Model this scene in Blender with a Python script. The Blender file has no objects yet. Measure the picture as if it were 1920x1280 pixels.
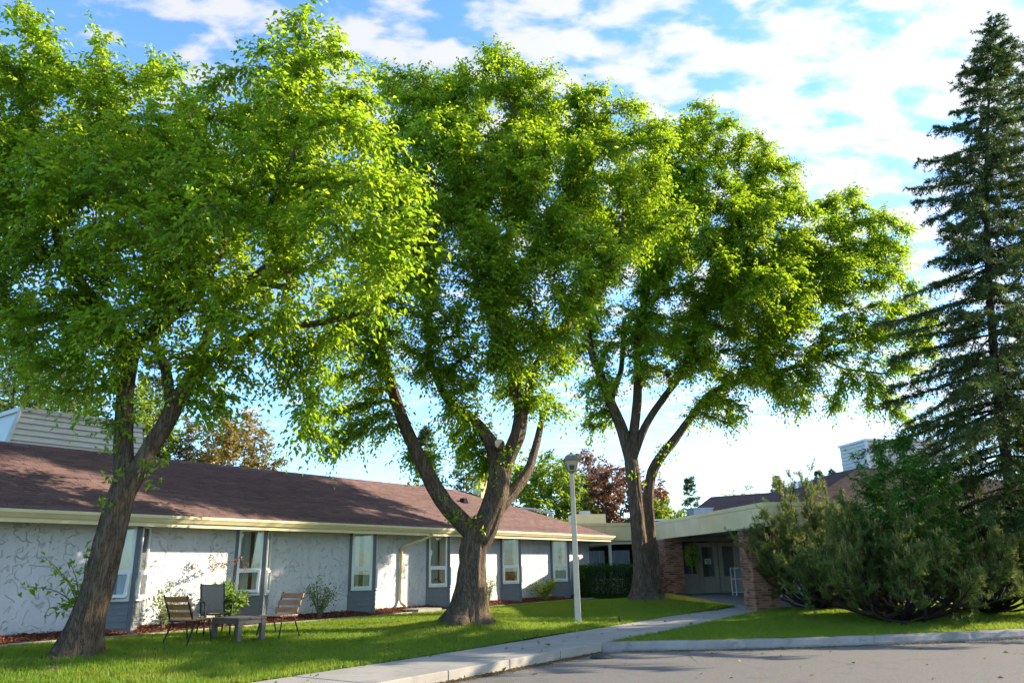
import bpy, math, random
import numpy as np
from mathutils import Vector, Matrix
from mathutils import noise as mnoise
rng = np.random.default_rng(7); random.seed(7)
R_ = math.radians
scene = bpy.context.scene
C = scene.collection

# ------------------------------------------------------------------ camera, sky, sun, exposure
FPX, PITCH, ROLL, CAMH = 1426.0, R_(16.7), R_(-1.2), 1.55     # focal length in pixels of the 1920 px wide photograph
cam = bpy.data.cameras.new('camera'); cam_o = bpy.data.objects.new('camera', cam); C.objects.link(cam_o)
cam.sensor_width = 36.0; cam.lens = 36.0*FPX/1920.0; cam.clip_end = 3000; cam.clip_start = 0.05
cam_o.matrix_world = Matrix.Translation((0, 0, CAMH)) @ Matrix.Rotation(math.pi/2+PITCH, 4, 'X') @ Matrix.Rotation(ROLL, 4, 'Z')
scene.camera = cam_o

SUN_AZ, SUN_EL = R_(73.5), R_(21.5)      # azimuth clockwise from +Y
sun_dir = Vector((math.sin(SUN_AZ)*math.cos(SUN_EL), math.cos(SUN_AZ)*math.cos(SUN_EL), math.sin(SUN_EL)))
sun = bpy.data.lights.new('sun', 'SUN'); sun.energy = 3.8; sun.angle = R_(0.5); sun.color = (1.0, 0.87, 0.66)
sun_o = bpy.data.objects.new('sun', sun); C.objects.link(sun_o)
sun_o.rotation_euler = sun_dir.to_track_quat('Z', 'Y').to_euler(); sun_o.location = (30, 12, 30)

world = bpy.data.worlds.new('World'); scene.world = world; world.use_nodes = True
def build_world():
    nt = world.node_tree; N = nt.nodes; L = nt.links
    for n in list(N): N.remove(n)
    out = N.new('ShaderNodeOutputWorld'); bg = N.new('ShaderNodeBackground'); bg.inputs['Strength'].default_value = 0.145
    sky = N.new('ShaderNodeTexSky'); sky.sky_type = 'NISHITA'; sky.sun_disc = False
    sky.sun_elevation = SUN_EL; sky.sun_rotation = SUN_AZ; sky.altitude = 600; sky.air_density = 1.0; sky.dust_density = 0.6; sky.ozone_density = 2.5
    tc = N.new('ShaderNodeTexCoord'); sep = N.new('ShaderNodeSeparateXYZ'); L.new(tc.outputs['Generated'], sep.inputs[0])
    def math_(op, a, b=None, clamp=False):
        m = N.new('ShaderNodeMath'); m.operation = op; m.use_clamp = clamp
        for i, x in enumerate((a, b)):
            if x is None: continue
            if isinstance(x, (int, float)): m.inputs[i].default_value = x
            else: L.new(x, m.inputs[i])
        return m.outputs[0]
    zc = math_('MAXIMUM', sep.outputs['Z'], 0.0); den = math_('ADD', zc, 0.14)       # a flat cloud layer seen from below
    cx = math_('DIVIDE', sep.outputs['X'], den); cy = math_('DIVIDE', sep.outputs['Y'], den)
    comb = N.new('ShaderNodeCombineXYZ'); L.new(cx, comb.inputs[0]); L.new(cy, comb.inputs[1])
    mp = N.new('ShaderNodeMapping'); mp.inputs['Rotation'].default_value = (0, 0, R_(-28)); mp.inputs['Scale'].default_value = (1.0, 1.55, 1); mp.inputs['Location'].default_value = (3.1, 1.7, 0)
    L.new(comb.outputs[0], mp.inputs['Vector'])
    n1 = N.new('ShaderNodeTexNoise'); n1.inputs['Scale'].default_value = 9.5; n1.inputs['Detail'].default_value = 8; n1.inputs['Roughness'].default_value = 0.52; n1.inputs['Distortion'].default_value = 0.15
    L.new(mp.outputs[0], n1.inputs['Vector'])
    n2 = N.new('ShaderNodeTexNoise'); n2.inputs['Scale'].default_value = 0.5; n2.inputs['Detail'].default_value = 2
    L.new(mp.outputs[0], n2.inputs['Vector'])
    vd = N.new('ShaderNodeVectorMath'); vd.operation = 'DOT_PRODUCT'; L.new(tc.outputs['Generated'], vd.inputs[0]); vd.inputs[1].default_value = sun_dir
    sunny = math_('MULTIPLY', math_('ADD', vd.outputs['Value'], 1.0), 0.5)           # the cloud bank thickens towards the sun
    s = math_('ADD', n1.outputs['Fac'], math_('MULTIPLY', math_('SUBTRACT', n2.outputs['Fac'], 0.5), 0.26))
    s = math_('ADD', s, math_('MULTIPLY', math_('SUBTRACT', sunny, 0.68), 0.30))
    mr = N.new('ShaderNodeMapRange'); mr.interpolation_type = 'SMOOTHSTEP'; mr.inputs['From Min'].default_value = 0.44; mr.inputs['From Max'].default_value = 0.64
    L.new(s, mr.inputs['Value'])
    glow = math_('POWER', sunny, 5.0)
    cb = math_('ADD', math_('MULTIPLY', glow, .8), 1.85)
    cc = N.new('ShaderNodeCombineXYZ'); L.new(cb, cc.inputs[0]); L.new(math_('MULTIPLY', cb, .985), cc.inputs[1]); L.new(math_('MULTIPLY', cb, .95), cc.inputs[2])
    boost = N.new('ShaderNodeMix'); boost.data_type = 'RGBA'; boost.blend_type = 'MULTIPLY'; boost.inputs['Factor'].default_value = 1.0
    L.new(sky.outputs[0], boost.inputs['A']); boost.inputs['B'].default_value = (0.64, 0.83, 0.98, 1)
    mix = N.new('ShaderNodeMix'); mix.data_type = 'RGBA'
    L.new(math_('MULTIPLY', mr.outputs[0], 0.86), mix.inputs['Factor']); L.new(boost.outputs['Result'], mix.inputs['A']); L.new(cc.outputs[0], mix.inputs['B'])
    L.new(mix.outputs['Result'], bg.inputs['Color']); L.new(bg.outputs[0], out.inputs[0])
build_world()
scene.view_settings.view_transform = 'Standard'; scene.view_settings.look = 'None'; scene.view_settings.gamma = 1.0
scene.view_settings.exposure = 1.85; scene.view_settings.use_curve_mapping = False
scene.cycles.max_bounces = 8; scene.cycles.transparent_max_bounces = 10; scene.cycles.diffuse_bounces = 5

# ------------------------------------------------------------------ pixel helpers (a pixel gives a direction; distance comes from ground / wall / depth)
RM = np.array(cam_o.matrix_world.to_3x3()); CP = np.array([0, 0, CAMH])
def ray(px, py): return RM @ np.array([(px-960)/FPX, (640-py)/FPX, -1.0])
def at_Y(px, py, Y): d = ray(px, py); return CP + d*(Y/d[1])
AZ = R_(36.0)                                             # direction of the long wing
UX = np.array([math.sin(AZ), math.cos(AZ), 0]); VX = np.array([-math.cos(AZ), math.sin(AZ), 0])
def P(u, v, z=0.0): return UX*u + VX*v + np.array([0, 0, z])
def uv_of(x, y): return UX[0]*x+UX[1]*y, VX[0]*x+VX[1]*y
DA = np.array([math.sin(R_(-10)), math.cos(R_(-10)), 0]); DB = np.array([math.cos(R_(-10)), -math.sin(R_(-10)), 0])   # the 45 degree entrance axes
def sst(x): x = np.clip(x, 0, 1); return x*x*(3-2*x)
MOUNDS = []
def walk_z(u): return 0.155 + 0.105*sst((u-8)/16)
def ground_z(x, y):
    x = np.asarray(x, float); y = np.asarray(y, float)
    u, v = uv_of(x, y); zs = walk_z(u)
    left = zs + (0.41-zs)*sst((v-9.6)/5.6)
    right = 0.15 + 0.12*sst((y-16)/8)
    w = sst((v-7.9)/1.7)
    z = right*(1-w) + left*w
    for (mx, my, h, r) in MOUNDS: z = z + h*np.exp(-((x-mx)**2+(y-my)**2)/(2*r*r))
    return z
def at_ground(px, py):
    z = 0.3
    for _ in range(25):
        d = ray(px, py); t = (z-CAMH)/d[2]; p = CP+t*d; z = float(ground_z(p[0], p[1]))
    return np.array([p[0], p[1], z])

# ------------------------------------------------------------------ mesh helpers
class MB:
    def __init__(s): s.v = []; s.f = []; s.uv = []; s.useuv = False
    def quad(s, a, b, c, d, uv=None):
        n = len(s.v); s.v += [tuple(a), tuple(b), tuple(c), tuple(d)]; s.f.append((n, n+1, n+2, n+3))
    def tri(s, a, b, c):
        n = len(s.v); s.v += [tuple(a), tuple(b), tuple(c)]; s.f.append((n, n+1, n+2))
    def hexa(s, p):                                       # 8 corners: bottom 4 counter-clockwise, top 4
        n = len(s.v); s.v += [tuple(q) for q in p]
        for f in ((3, 2, 1, 0), (4, 5, 6, 7), (0, 1, 5, 4), (1, 2, 6, 5), (2, 3, 7, 6), (3, 0, 4, 7)): s.f.append(tuple(n+i for i in f))
    def frame_box(s, o, ex, ey, ez, x0, x1, y0, y1, z0, z1):
        o, ex, ey, ez = (np.asarray(q, float) for q in (o, ex, ey, ez))
        if np.dot(np.cross(ex, ey), ez) < 0: y0, y1 = y1, y0
        c = lambda x, y, z: o+ex*x+ey*y+ez*z
        s.hexa([c(x0, y0, z0), c(x1, y0, z0), c(x1, y1, z0), c(x0, y1, z0), c(x0, y0, z1), c(x1, y0, z1), c(x1, y1, z1), c(x0, y1, z1)])
    def box(s, cx, cy, cz, sx, sy, sz, rz=0.0):
        ex = np.array([math.cos(rz), math.sin(rz), 0]); ey = np.array([-math.sin(rz), math.cos(rz), 0])
        s.frame_box((cx, cy, cz), ex, ey, (0, 0, 1), -sx/2, sx/2, -sy/2, sy/2, -sz/2, sz/2)
    def bar(s, a, b, w, h=None):                          # rectangular bar from a to b
        h = h or w; a = np.asarray(a, float); b = np.asarray(b, float); d = b-a; L = np.linalg.norm(d); d = d/L
        up = np.array([0, 0, 1.0]) if abs(d[2]) < .95 else np.array([1.0, 0, 0])
        x = np.cross(up, d); x /= np.linalg.norm(x); y = np.cross(d, x)
        s.frame_box(a, x, y, d, -w/2, w/2, -h/2, h/2, 0, L)
    def tube(s, pts, rad, n=8, caps=True):
        pts = np.asarray(pts, float); m = len(pts); rad = np.broadcast_to(np.asarray(rad, float), (m,))
        tg = np.gradient(pts, axis=0); tg /= np.linalg.norm(tg, axis=1)[:, None]+1e-9
        ref = np.array([1.0, 0, 0]) if abs(tg[0][0]) < .8 else np.array([0, 1.0, 0])
        base = len(s.v); x = ref
        for i in range(m):
            x = x-tg[i]*np.dot(x, tg[i]); x /= np.linalg.norm(x)+1e-9; y = np.cross(tg[i], x)
            for k in range(n):
                a = 2*math.pi*k/n; s.v.append(tuple(pts[i]+rad[i]*(x*math.cos(a)+y*math.sin(a))))
        for i in range(m-1):
            for k in range(n):
                k2 = (k+1) % n; s.f.append((base+i*n+k, base+i*n+k2, base+(i+1)*n+k2, base+(i+1)*n+k))
        if caps:
            s.f.append(tuple(base+k for k in range(n))[::-1]); s.f.append(tuple(base+(m-1)*n+k for k in range(n)))
    def lathe(s, o, prof, n=16):                          # prof: (r, z)
        base = len(s.v)
        for r, z in prof:
            for k in range(n):
                a = 2*math.pi*k/n; s.v.append((o[0]+r*math.cos(a), o[1]+r*math.sin(a), o[2]+z))
        for i in range(len(prof)-1):
            for k in range(n):
                k2 = (k+1) % n; s.f.append((base+i*n+k, base+i*n+k2, base+(i+1)*n+k2, base+(i+1)*n+k))
        s.f.append(tuple(base+k for k in range(n))[::-1]); s.f.append(tuple(base+(len(prof)-1)*n+k for k in range(n)))
    def mesh(s, name, origin=(0, 0, 0), smooth=False):
        me = bpy.data.meshes.new(name); o = np.asarray(origin, float)
        v = np.asarray(s.v, float)-o
        me.from_pydata(v.tolist(), [], s.f); me.update()
        if smooth: me.polygons.foreach_set('use_smooth', np.ones(len(me.polygons), bool))
        return me
ORG = {}
def tag(o, label=None, cat=None, group=None, kind=None):
    if label: o['label'] = label
    if cat: o['category'] = cat
    if group: o['group'] = group
    if kind: o['kind'] = kind
    return o
def thing(name, loc, label, cat, group=None):
    o = bpy.data.objects.new(name, None); C.objects.link(o); o.location = tuple(loc); o.empty_display_size = .2
    ORG[o.name] = np.asarray(loc, float); return tag(o, label, cat, group)
def obj(name, mb, mat, parent=None, smooth=False, kind=None, bevel=0):
    org = ORG[parent.name] if parent is not None else np.zeros(3)
    me = mb if isinstance(mb, bpy.types.Mesh) else mb.mesh(name, org, smooth)
    o = bpy.data.objects.new(name, me); C.objects.link(o)
    for m in (mat if isinstance(mat, (list, tuple)) else [mat]): me.materials.append(m)
    if parent is not None: o.parent = parent; ORG[o.name] = org
    if kind: o['kind'] = kind
    if bevel:
        b = o.modifiers.new('bevel', 'BEVEL'); b.width = bevel; b.segments = 2; b.limit_method = 'ANGLE'
    return o
def np_mesh(name, V, F, nside, attr=None, smooth=False):   # many small faces at once; F flat index array, nside vertices per face
    me = bpy.data.meshes.new(name); nf = len(F)//nside
    me.vertices.add(len(V)); me.vertices.foreach_set('co', np.ascontiguousarray(V, dtype=np.float32).ravel())
    me.loops.add(len(F)); me.loops.foreach_set('vertex_index', np.ascontiguousarray(F, dtype=np.int32))
    me.polygons.add(nf); me.polygons.foreach_set('loop_start', np.arange(0, nf*nside, nside, dtype=np.int32))
    if smooth: me.polygons.foreach_set('use_smooth', np.ones(nf, bool))
    if attr is not None:
        a = me.attributes.new('tone', 'FLOAT', 'POINT'); a.data.foreach_set('value', np.ascontiguousarray(attr, dtype=np.float32))
    me.update(calc_edges=True); return me
def copy_tree(o, parent=None):
    c = o.copy(); C.objects.link(c); c.parent = parent; ORG[c.name] = ORG.get(o.name, np.zeros(3))
    for ch in list(o.children): copy_tree(ch, c)
    return c

# ------------------------------------------------------------------ materials
MATS = {}
def new_mat(name):
    m = bpy.data.materials.new(name); m.use_nodes = True; nt = m.node_tree
    for n in list(nt.nodes): nt.nodes.remove(n)
    out = nt.nodes.new('ShaderNodeOutputMaterial'); MATS[name] = m
    return m, nt, out
def node(nt, t, **kw):
    n = nt.nodes.new(t)
    for k, v in kw.items():
        if k in n.inputs: n.inputs[k].default_value = v
        else: setattr(n, k, v)
    return n
def ramp(nt, src, stops):
    r = nt.nodes.new('ShaderNodeValToRGB'); nt.links.new(src, r.inputs[0])
    while len(r.color_ramp.elements) < len(stops): r.color_ramp.elements.new(0.5)
    for e, (p, c) in zip(r.color_ramp.elements, stops): e.position = p; e.color = (*c, 1) if len(c) == 3 else c
    return r.outputs[0]
def coords(nt, scale=(1, 1, 1), rot=(0, 0, 0), kind='Object'):
    tc = nt.nodes.new('ShaderNodeTexCoord'); mp = nt.nodes.new('ShaderNodeMapping'); mp.inputs['Scale'].default_value = scale; mp.inputs['Rotation'].default_value = rot
    nt.links.new(tc.outputs[kind], mp.inputs[0]); return mp.outputs[0]
def noise(nt, vec, scale, detail=6, rough=.55, dist=0.0):
    n = nt.nodes.new('ShaderNodeTexNoise'); n.inputs['Scale'].default_value = scale; n.inputs['Detail'].default_value = detail
    n.inputs['Roughness'].default_value = rough; n.inputs['Distortion'].default_value = dist
    nt.links.new(vec, n.inputs['Vector']); return n.outputs['Fac']
def mixc(nt, fac, a, b, mode='MIX'):
    m = nt.nodes.new('ShaderNodeMix'); m.data_type = 'RGBA'; m.blend_type = mode
    for k, x in (('Factor', fac), ('A', a), ('B', b)):
        if isinstance(x, (int, float)): m.inputs[k].default_value = x
        elif isinstance(x, (tuple, list)): m.inputs[k].default_value = (*x, 1) if len(x) == 3 else x
        else: nt.links.new(x, m.inputs[k])
    return m.outputs['Result']
def fmath(nt, op, a, b=0.0, clamp=False):
    m = nt.nodes.new('ShaderNodeMath'); m.operation = op; m.use_clamp = clamp
    for i, x in enumerate((a, b)):
        if isinstance(x, (int, float)): m.inputs[i].default_value = x
        else: nt.links.new(x, m.inputs[i])
    return m.outputs[0]
def bump(nt, h, strength=.4, dist=.02):
    b = nt.nodes.new('ShaderNodeBump'); b.inputs['Strength'].default_value = strength; b.inputs['Distance'].default_value = dist
    nt.links.new(h, b.inputs['Height']); return b.outputs[0]
def principled(nt, out, color, rough=.6, spec=.4, normal=None, metallic=0.0):
    b = nt.nodes.new('ShaderNodeBsdfPrincipled')
    for k, x in (('Base Color', color), ('Roughness', rough), ('Specular IOR Level', spec), ('Metallic', metallic)):
        if isinstance(x, (int, float)): b.inputs[k].default_value = x
        elif isinstance(x, tuple): b.inputs[k].default_value = (*x, 1) if len(x) == 3 else x
        else: nt.links.new(x, b.inputs[k])
    if normal is not None: nt.links.new(normal, b.inputs['Normal'])
    nt.links.new(b.outputs[0], out.inputs[0]); return b
def simple(name, col, rough=.6, var=.15, scale=6, bmp=.15, bscale=60, spec=.4, metallic=0.0, stretch=(1, 1, 1)):
    m, nt, out = new_mat(name); v = coords(nt, stretch)
    n = noise(nt, v, scale); lo = tuple(max(0, c*(1-var)) for c in col); hi = tuple(min(1, c*(1+var)) for c in col)
    c = ramp(nt, n, [(.3, lo), (.7, hi)])
    principled(nt, out, c, rough, spec, bump(nt, noise(nt, v, bscale), bmp, .01), metallic); return m
def leaf_mat(name, c0, c1, t0, t1, trans=.45, rough=.45, spec=.35):
    m, nt, out = new_mat(name)
    a = nt.nodes.new('ShaderNodeAttribute'); a.attribute_name = 'tone'
    col = ramp(nt, a.outputs['Fac'], [(0, c0), (1, c1)]); tcol = ramp(nt, a.outputs['Fac'], [(0, t0), (1, t1)])
    b = nt.nodes.new('ShaderNodeBsdfPrincipled'); b.inputs['Roughness'].default_value = rough; b.inputs['Specular IOR Level'].default_value = spec
    nt.links.new(col, b.inputs['Base Color'])
    t = nt.nodes.new('ShaderNodeBsdfTranslucent'); nt.links.new(tcol, t.inputs[0])
    mx = nt.nodes.new('ShaderNodeMixShader'); mx.inputs[0].default_value = trans
    nt.links.new(b.outputs[0], mx.inputs[1]); nt.links.new(t.outputs[0], mx.inputs[2]); nt.links.new(mx.outputs[0], out.inputs[0]); return m
ELM = leaf_mat('elm_leaf', (.085, .20, .010), (.17, .29, .016), (.27, .48, .012), (.56, .68, .03), .54)
NEEDLE = leaf_mat('spruce_needle', (.038, .070, .018), (.10, .145, .036), (.06, .11, .018), (.14, .19, .03), .28, .6, .25)
PINE = leaf_mat('pine_needle', (.05, .11, .025), (.22, .235, .055), (.11, .2, .03), (.36, .4, .08), .36, .55, .25)
DEADN = leaf_mat('dead_needle', (.16, .075, .03), (.28, .14, .06), (.2, .1, .04), (.3, .16, .06), .2, .7, .1)
CANDLE = leaf_mat('pine_candle', (.26, .17, .07), (.42, .30, .13), (.3, .2, .08), (.4, .3, .12), .2, .7, .1)
ASH = leaf_mat('ash_leaf', (.045, .13, .018), (.09, .20, .03), (.12, .30, .03), (.22, .42, .05), .45)
TAN = leaf_mat('tan_leaf', (.20, .14, .035), (.34, .26, .07), (.3, .22, .05), (.45, .34, .1), .35)
PURP = leaf_mat('purple_leaf', (.10, .05, .035), (.22, .115, .065), (.24, .11, .06), (.38, .19, .09), .38)
FARG = leaf_mat('far_green_leaf', (.08, .16, .015), (.20, .27, .03), (.24, .4, .03), (.45, .54, .06), .46)
HEDGE = leaf_mat('hedge_leaf', (.018, .06, .010), (.04, .11, .018), (.05, .14, .015), (.1, .22, .03), .35)
SHRUB = leaf_mat('shrub_leaf', (.07, .16, .02), (.17, .27, .04), (.2, .36, .04), (.36, .48, .07), .45)
RUST = leaf_mat('dry_flower', (.20, .08, .04), (.32, .15, .08), (.25, .1, .05), (.35, .18, .09), .3)
LITTER = leaf_mat('leaf_litter', (.07, .16, .02), (.25, .22, .05), (.1, .2, .03), (.3, .25, .06), .3)
STRAW = leaf_mat('straw', (.16, .11, .045), (.30, .21, .09), (.2, .14, .06), (.3, .22, .1), .2)

def bark_mat(name, dark, light, sc=1.0):
    m, nt, out = new_mat(name); v = coords(nt, (8*sc, 8*sc, 1.1*sc)); v2 = coords(nt, (1, 1, 1)); v3 = coords(nt, (24*sc, 24*sc, 4*sc))
    n = noise(nt, v, 1.6, 4, .6, .9); n4 = noise(nt, v3, 1.5, 5, .65, .7); n2 = noise(nt, v2, 1.3, 3); n3 = noise(nt, v2, 45, 4)
    ridge = fmath(nt, 'SUBTRACT', 1.0, fmath(nt, 'MULTIPLY', fmath(nt, 'ABSOLUTE', fmath(nt, 'SUBTRACT', n, .5)), 7.0), True)      # long furrows
    fine = fmath(nt, 'MULTIPLY', fmath(nt, 'ABSOLUTE', fmath(nt, 'SUBTRACT', n4, .5)), 3.2, True)
    h = fmath(nt, 'SUBTRACT', fmath(nt, 'ADD', fmath(nt, 'MULTIPLY', fine, .7), .55), fmath(nt, 'MULTIPLY', ridge, .55), True)
    c = ramp(nt, h, [(.10, dark), (.38, tuple(a*.35+b_*.65 for a, b_ in zip(dark, light))), (.8, light)])
    c = mixc(nt, fmath(nt, 'MULTIPLY', n2, .45), c, tuple(x*.5 for x in light)); c = mixc(nt, fmath(nt, 'MULTIPLY', n3, .2), c, tuple(min(1, x*1.5) for x in light))
    principled(nt, out, c, .92, .12, bump(nt, fmath(nt, 'ADD', h, fmath(nt, 'MULTIPLY', n3, .15)), 1.0, .07)); return m
BARK = bark_mat('elm_bark', (.026, .018, .012), (.31, .225, .152))
BARK2 = bark_mat('conifer_bark', (.03, .022, .018), (.12, .085, .065), 1.5)
TWIG = simple('grey_twig', (.17, .13, .105), .85, .3)

def stucco():
    m, nt, out = new_mat('grey_stucco'); v = coords(nt); n0 = noise(nt, v, 2.2, 3)
    def strokes(rot, seed, sc):
        vv = coords(nt, (1.0, 1.0, 1.0), rot); va = nt.nodes.new('ShaderNodeVectorMath'); va.operation = 'ADD'; va.inputs[1].default_value = (seed, seed*.7, seed*1.3); nt.links.new(vv, va.inputs[0])
        n = noise(nt, va.outputs[0], sc, 1.5, .5, .6); ln = ramp(nt, fmath(nt, 'ABSOLUTE', fmath(nt, 'SUBTRACT', n, .5)), [(.0, (1, 1, 1)), (.013, (0, 0, 0))])
        mk = ramp(nt, noise(nt, va.outputs[0], sc*1.9, 1), [(.49, (0, 0, 0)), (.54, (1, 1, 1))]); return mixc(nt, 1.0, ln, mk, 'MULTIPLY')
    stroke = fmath(nt, 'MAXIMUM', strokes((.3, .5, .2), 3.0, 2.6), strokes((.9, .1, .7), 9.0, 3.1)); stroke = fmath(nt, 'MAXIMUM', stroke, strokes((.2, 1.1, .4), 15.0, 2.2))
    fine = noise(nt, v, 70, 4)
    c = ramp(nt, n0, [(.3, (.52, .52, .54)), (.7, (.59, .59, .60))])
    c = mixc(nt, fmath(nt, 'MULTIPLY', stroke, .42), c, (.20, .205, .22))
    sp = nt.nodes.new('ShaderNodeSeparateXYZ'); gp = nt.nodes.new('ShaderNodeNewGeometry'); nt.links.new(gp.outputs['Position'], sp.inputs[0])
    low = fmath(nt, 'MULTIPLY', fmath(nt, 'SUBTRACT', 1.0, fmath(nt, 'MULTIPLY', fmath(nt, 'SUBTRACT', sp.outputs['Z'], .5), 3.0), True), noise(nt, v, 7, 5, .7)); c = mixc(nt, fmath(nt, 'MULTIPLY', low, .5), c, (.26, .21, .16))     # soil splashed up from the bed
    c = mixc(nt, fmath(nt, 'MULTIPLY', ramp(nt, noise(nt, coords(nt, (5, 5, .35)), 1.6, 5, .6), [(.52, (0, 0, 0)), (.75, (1, 1, 1))]), .28), c, (.30, .30, .30))     # rain streaks
    h = fmath(nt, 'ADD', fmath(nt, 'MULTIPLY', fine, .12), fmath(nt, 'MULTIPLY', stroke, -1.0)); h = fmath(nt, 'ADD', h, fmath(nt, 'MULTIPLY', noise(nt, v, 9, 3), .5))
    principled(nt, out, c, .9, .2, bump(nt, h, .8, .02)); return m
STUCCO = stucco()
def shingle_mat():
    m, nt, out = new_mat('brown_shingle'); v = coords(nt)
    a = nt.nodes.new('ShaderNodeAttribute'); a.attribute_name = 'tone'
    c = ramp(nt, a.outputs['Fac'], [(0, (.09, .054, .054)), (.5, (.135, .080, .076)), (1, (.185, .115, .104))])
    g = noise(nt, v, 160, 2); c = mixc(nt, fmath(nt, 'MULTIPLY', g, .35), c, (.22, .16, .14))
    c = mixc(nt, fmath(nt, 'MULTIPLY', noise(nt, v, .6, 4), .35), c, (.10, .062, .065))
    principled(nt, out, c, .95, .15, bump(nt, g, .5, .004)); return m
SHINGLE = shingle_mat()
CREAM = simple('cream_gutter', (.66, .56, .32), .45, .08, 3, .05)
CREAMP = simple('cream_panel', (.74, .60, .32), .6, .10, 1.2, .12, 25)
SIDING = simple('cream_siding', (.58, .56, .50), .55, .06, 2, .06)
GREYSID = simple('grey_siding', (.155, .165, .175), .6, .12, 4, .1, 40, stretch=(1, 1, 6))
GREYTRIM = simple('grey_trim', (.125, .14, .155), .55, .1, 4, .06)
WHITE = simple('white_vinyl', (.74, .74, .72), .4, .04, 3, .03)
SOFFIT = simple('soffit', (.34, .33, .30), .7, .06)
INTER = simple('interior_plaster', (.30, .25, .19), .8, .1)
def curtain_mat(name, col):
    m, nt, out = new_mat(name); v = coords(nt, (1, 1, .1)); c = ramp(nt, noise(nt, v, 9, 3), [(.3, tuple(x*.75 for x in col)), (.7, col)])
    d = nt.nodes.new('ShaderNodeBsdfDiffuse'); t = nt.nodes.new('ShaderNodeBsdfTranslucent'); nt.links.new(c, d.inputs[0]); nt.links.new(c, t.inputs[0])
    mx = nt.nodes.new('ShaderNodeMixShader'); mx.inputs[0].default_value = .35; nt.links.new(d.outputs[0], mx.inputs[1]); nt.links.new(t.outputs[0], mx.inputs[2]); nt.links.new(mx.outputs[0], out.inputs[0]); return m
CURT = curtain_mat('sage_curtain', (.93, .96, .84)); CURTW = curtain_mat('white_curtain', (.88, .88, .86)); CURTB = curtain_mat('blue_curtain', (.72, .80, .95)); DRAPE = curtain_mat('brown_drape', (.36, .20, .10))
def glass():
    m, nt, out = new_mat('window_glass'); f = nt.nodes.new('ShaderNodeFresnel'); f.inputs['IOR'].default_value = 1.52
    t = nt.nodes.new('ShaderNodeBsdfTransparent'); t.inputs[0].default_value = (.96, .98, .96, 1); g = nt.nodes.new('ShaderNodeBsdfGlossy'); g.inputs['Roughness'].default_value = .01
    mx = nt.nodes.new('ShaderNodeMixShader'); nt.links.new(fmath(nt, 'ADD', fmath(nt, 'MULTIPLY', f.outputs[0], 1.3), .03, True), mx.inputs[0])
    nt.links.new(t.outputs[0], mx.inputs[1]); nt.links.new(g.outputs[0], mx.inputs[2]); nt.links.new(mx.outputs[0], out.inputs[0]); return m
GLASS = glass()
CONC = None
def concrete(name, lo, hi):
    m, nt, out = new_mat(name); v = coords(nt); n = noise(nt, v, 1.1, 8, .65); f = noise(nt, v, 90, 4)
    c = ramp(nt, n, [(.3, lo), (.7, hi)]); c = mixc(nt, fmath(nt, 'MULTIPLY', f, .3), c, tuple(x*.6 for x in lo))
    st = ramp(nt, noise(nt, v, 3.3, 5, .7), [(.56, (0, 0, 0)), (.72, (1, 1, 1))]); c = mixc(nt, fmath(nt, 'MULTIPLY', st, .5), c, tuple(x*.45 for x in lo))
    principled(nt, out, c, .9, .2, bump(nt, fmath(nt, 'ADD', fmath(nt, 'MULTIPLY', n, .6), f), .35, .012)); return m
CONC = concrete('concrete', (.27, .25, .22), (.38, .355, .315)); KERB = concrete('kerb_concrete', (.20, .18, .16), (.40, .37, .335))
def asphalt():
    m, nt, out = new_mat('asphalt'); v = coords(nt); f = noise(nt, v, 75, 3, .75); g = noise(nt, v, 28, 3); n = noise(nt, v, .35, 6, .6)
    vo = nt.nodes.new('ShaderNodeTexVoronoi'); vo.inputs['Scale'].default_value = 55; nt.links.new(v, vo.inputs['Vector'])
    c = ramp(nt, f, [(.34, (.05, .045, .043)), (.5, (.135, .124, .115)), (.66, (.33, .30, .27))]); c = mixc(nt, .35, c, mixc(nt, 1.0, (.26, .24, .22), vo.outputs['Color'], 'MULTIPLY')); c = mixc(nt, fmath(nt, 'MULTIPLY', n, .35), c, (.18, .16, .145))
    cr = ramp(nt, noise(nt, v, 1.3, 7, .75), [(.55, (0, 0, 0)), (.70, (1, 1, 1))]); c = mixc(nt, fmath(nt, 'MULTIPLY', cr, .5), c, (.07, .062, .058))
    vc = nt.nodes.new('ShaderNodeTexVoronoi'); vc.feature = 'DISTANCE_TO_EDGE'; vc.inputs['Scale'].default_value = .45; nt.links.new(mixc(nt, .12, v, nt.nodes.new('ShaderNodeTexNoise').outputs['Color']), vc.inputs['Vector'])
    ck = ramp(nt, vc.outputs['Distance'], [(0, (1, 1, 1)), (.008, (0, 0, 0))]); ckm = fmath(nt, 'MULTIPLY', ck, ramp(nt, noise(nt, v, .8, 2), [(.5, (0, 0, 0)), (.6, (1, 1, 1))])); c = mixc(nt, fmath(nt, 'MULTIPLY', ckm, .8), c, (.03, .028, .027))
    principled(nt, out, c, .92, .25, bump(nt, fmath(nt, 'ADD', f, g), .8, .007)); return m
ASPH = asphalt()
def soil(name, lo, hi, sc=2.0):
    m, nt, out = new_mat(name); v = coords(nt); n = noise(nt, v, sc, 8, .65); f = noise(nt, v, 40, 4)
    c = ramp(nt, n, [(.32, lo), (.68, hi)]); principled(nt, out, c, .95, .1, bump(nt, f, .8, .02)); return m
TURF = soil('turf', (.06, .105, .014), (.11, .145, .024)); MULCHBASE = soil('mulch_base', (.07, .025, .015), (.12, .045, .025), 5)
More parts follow.
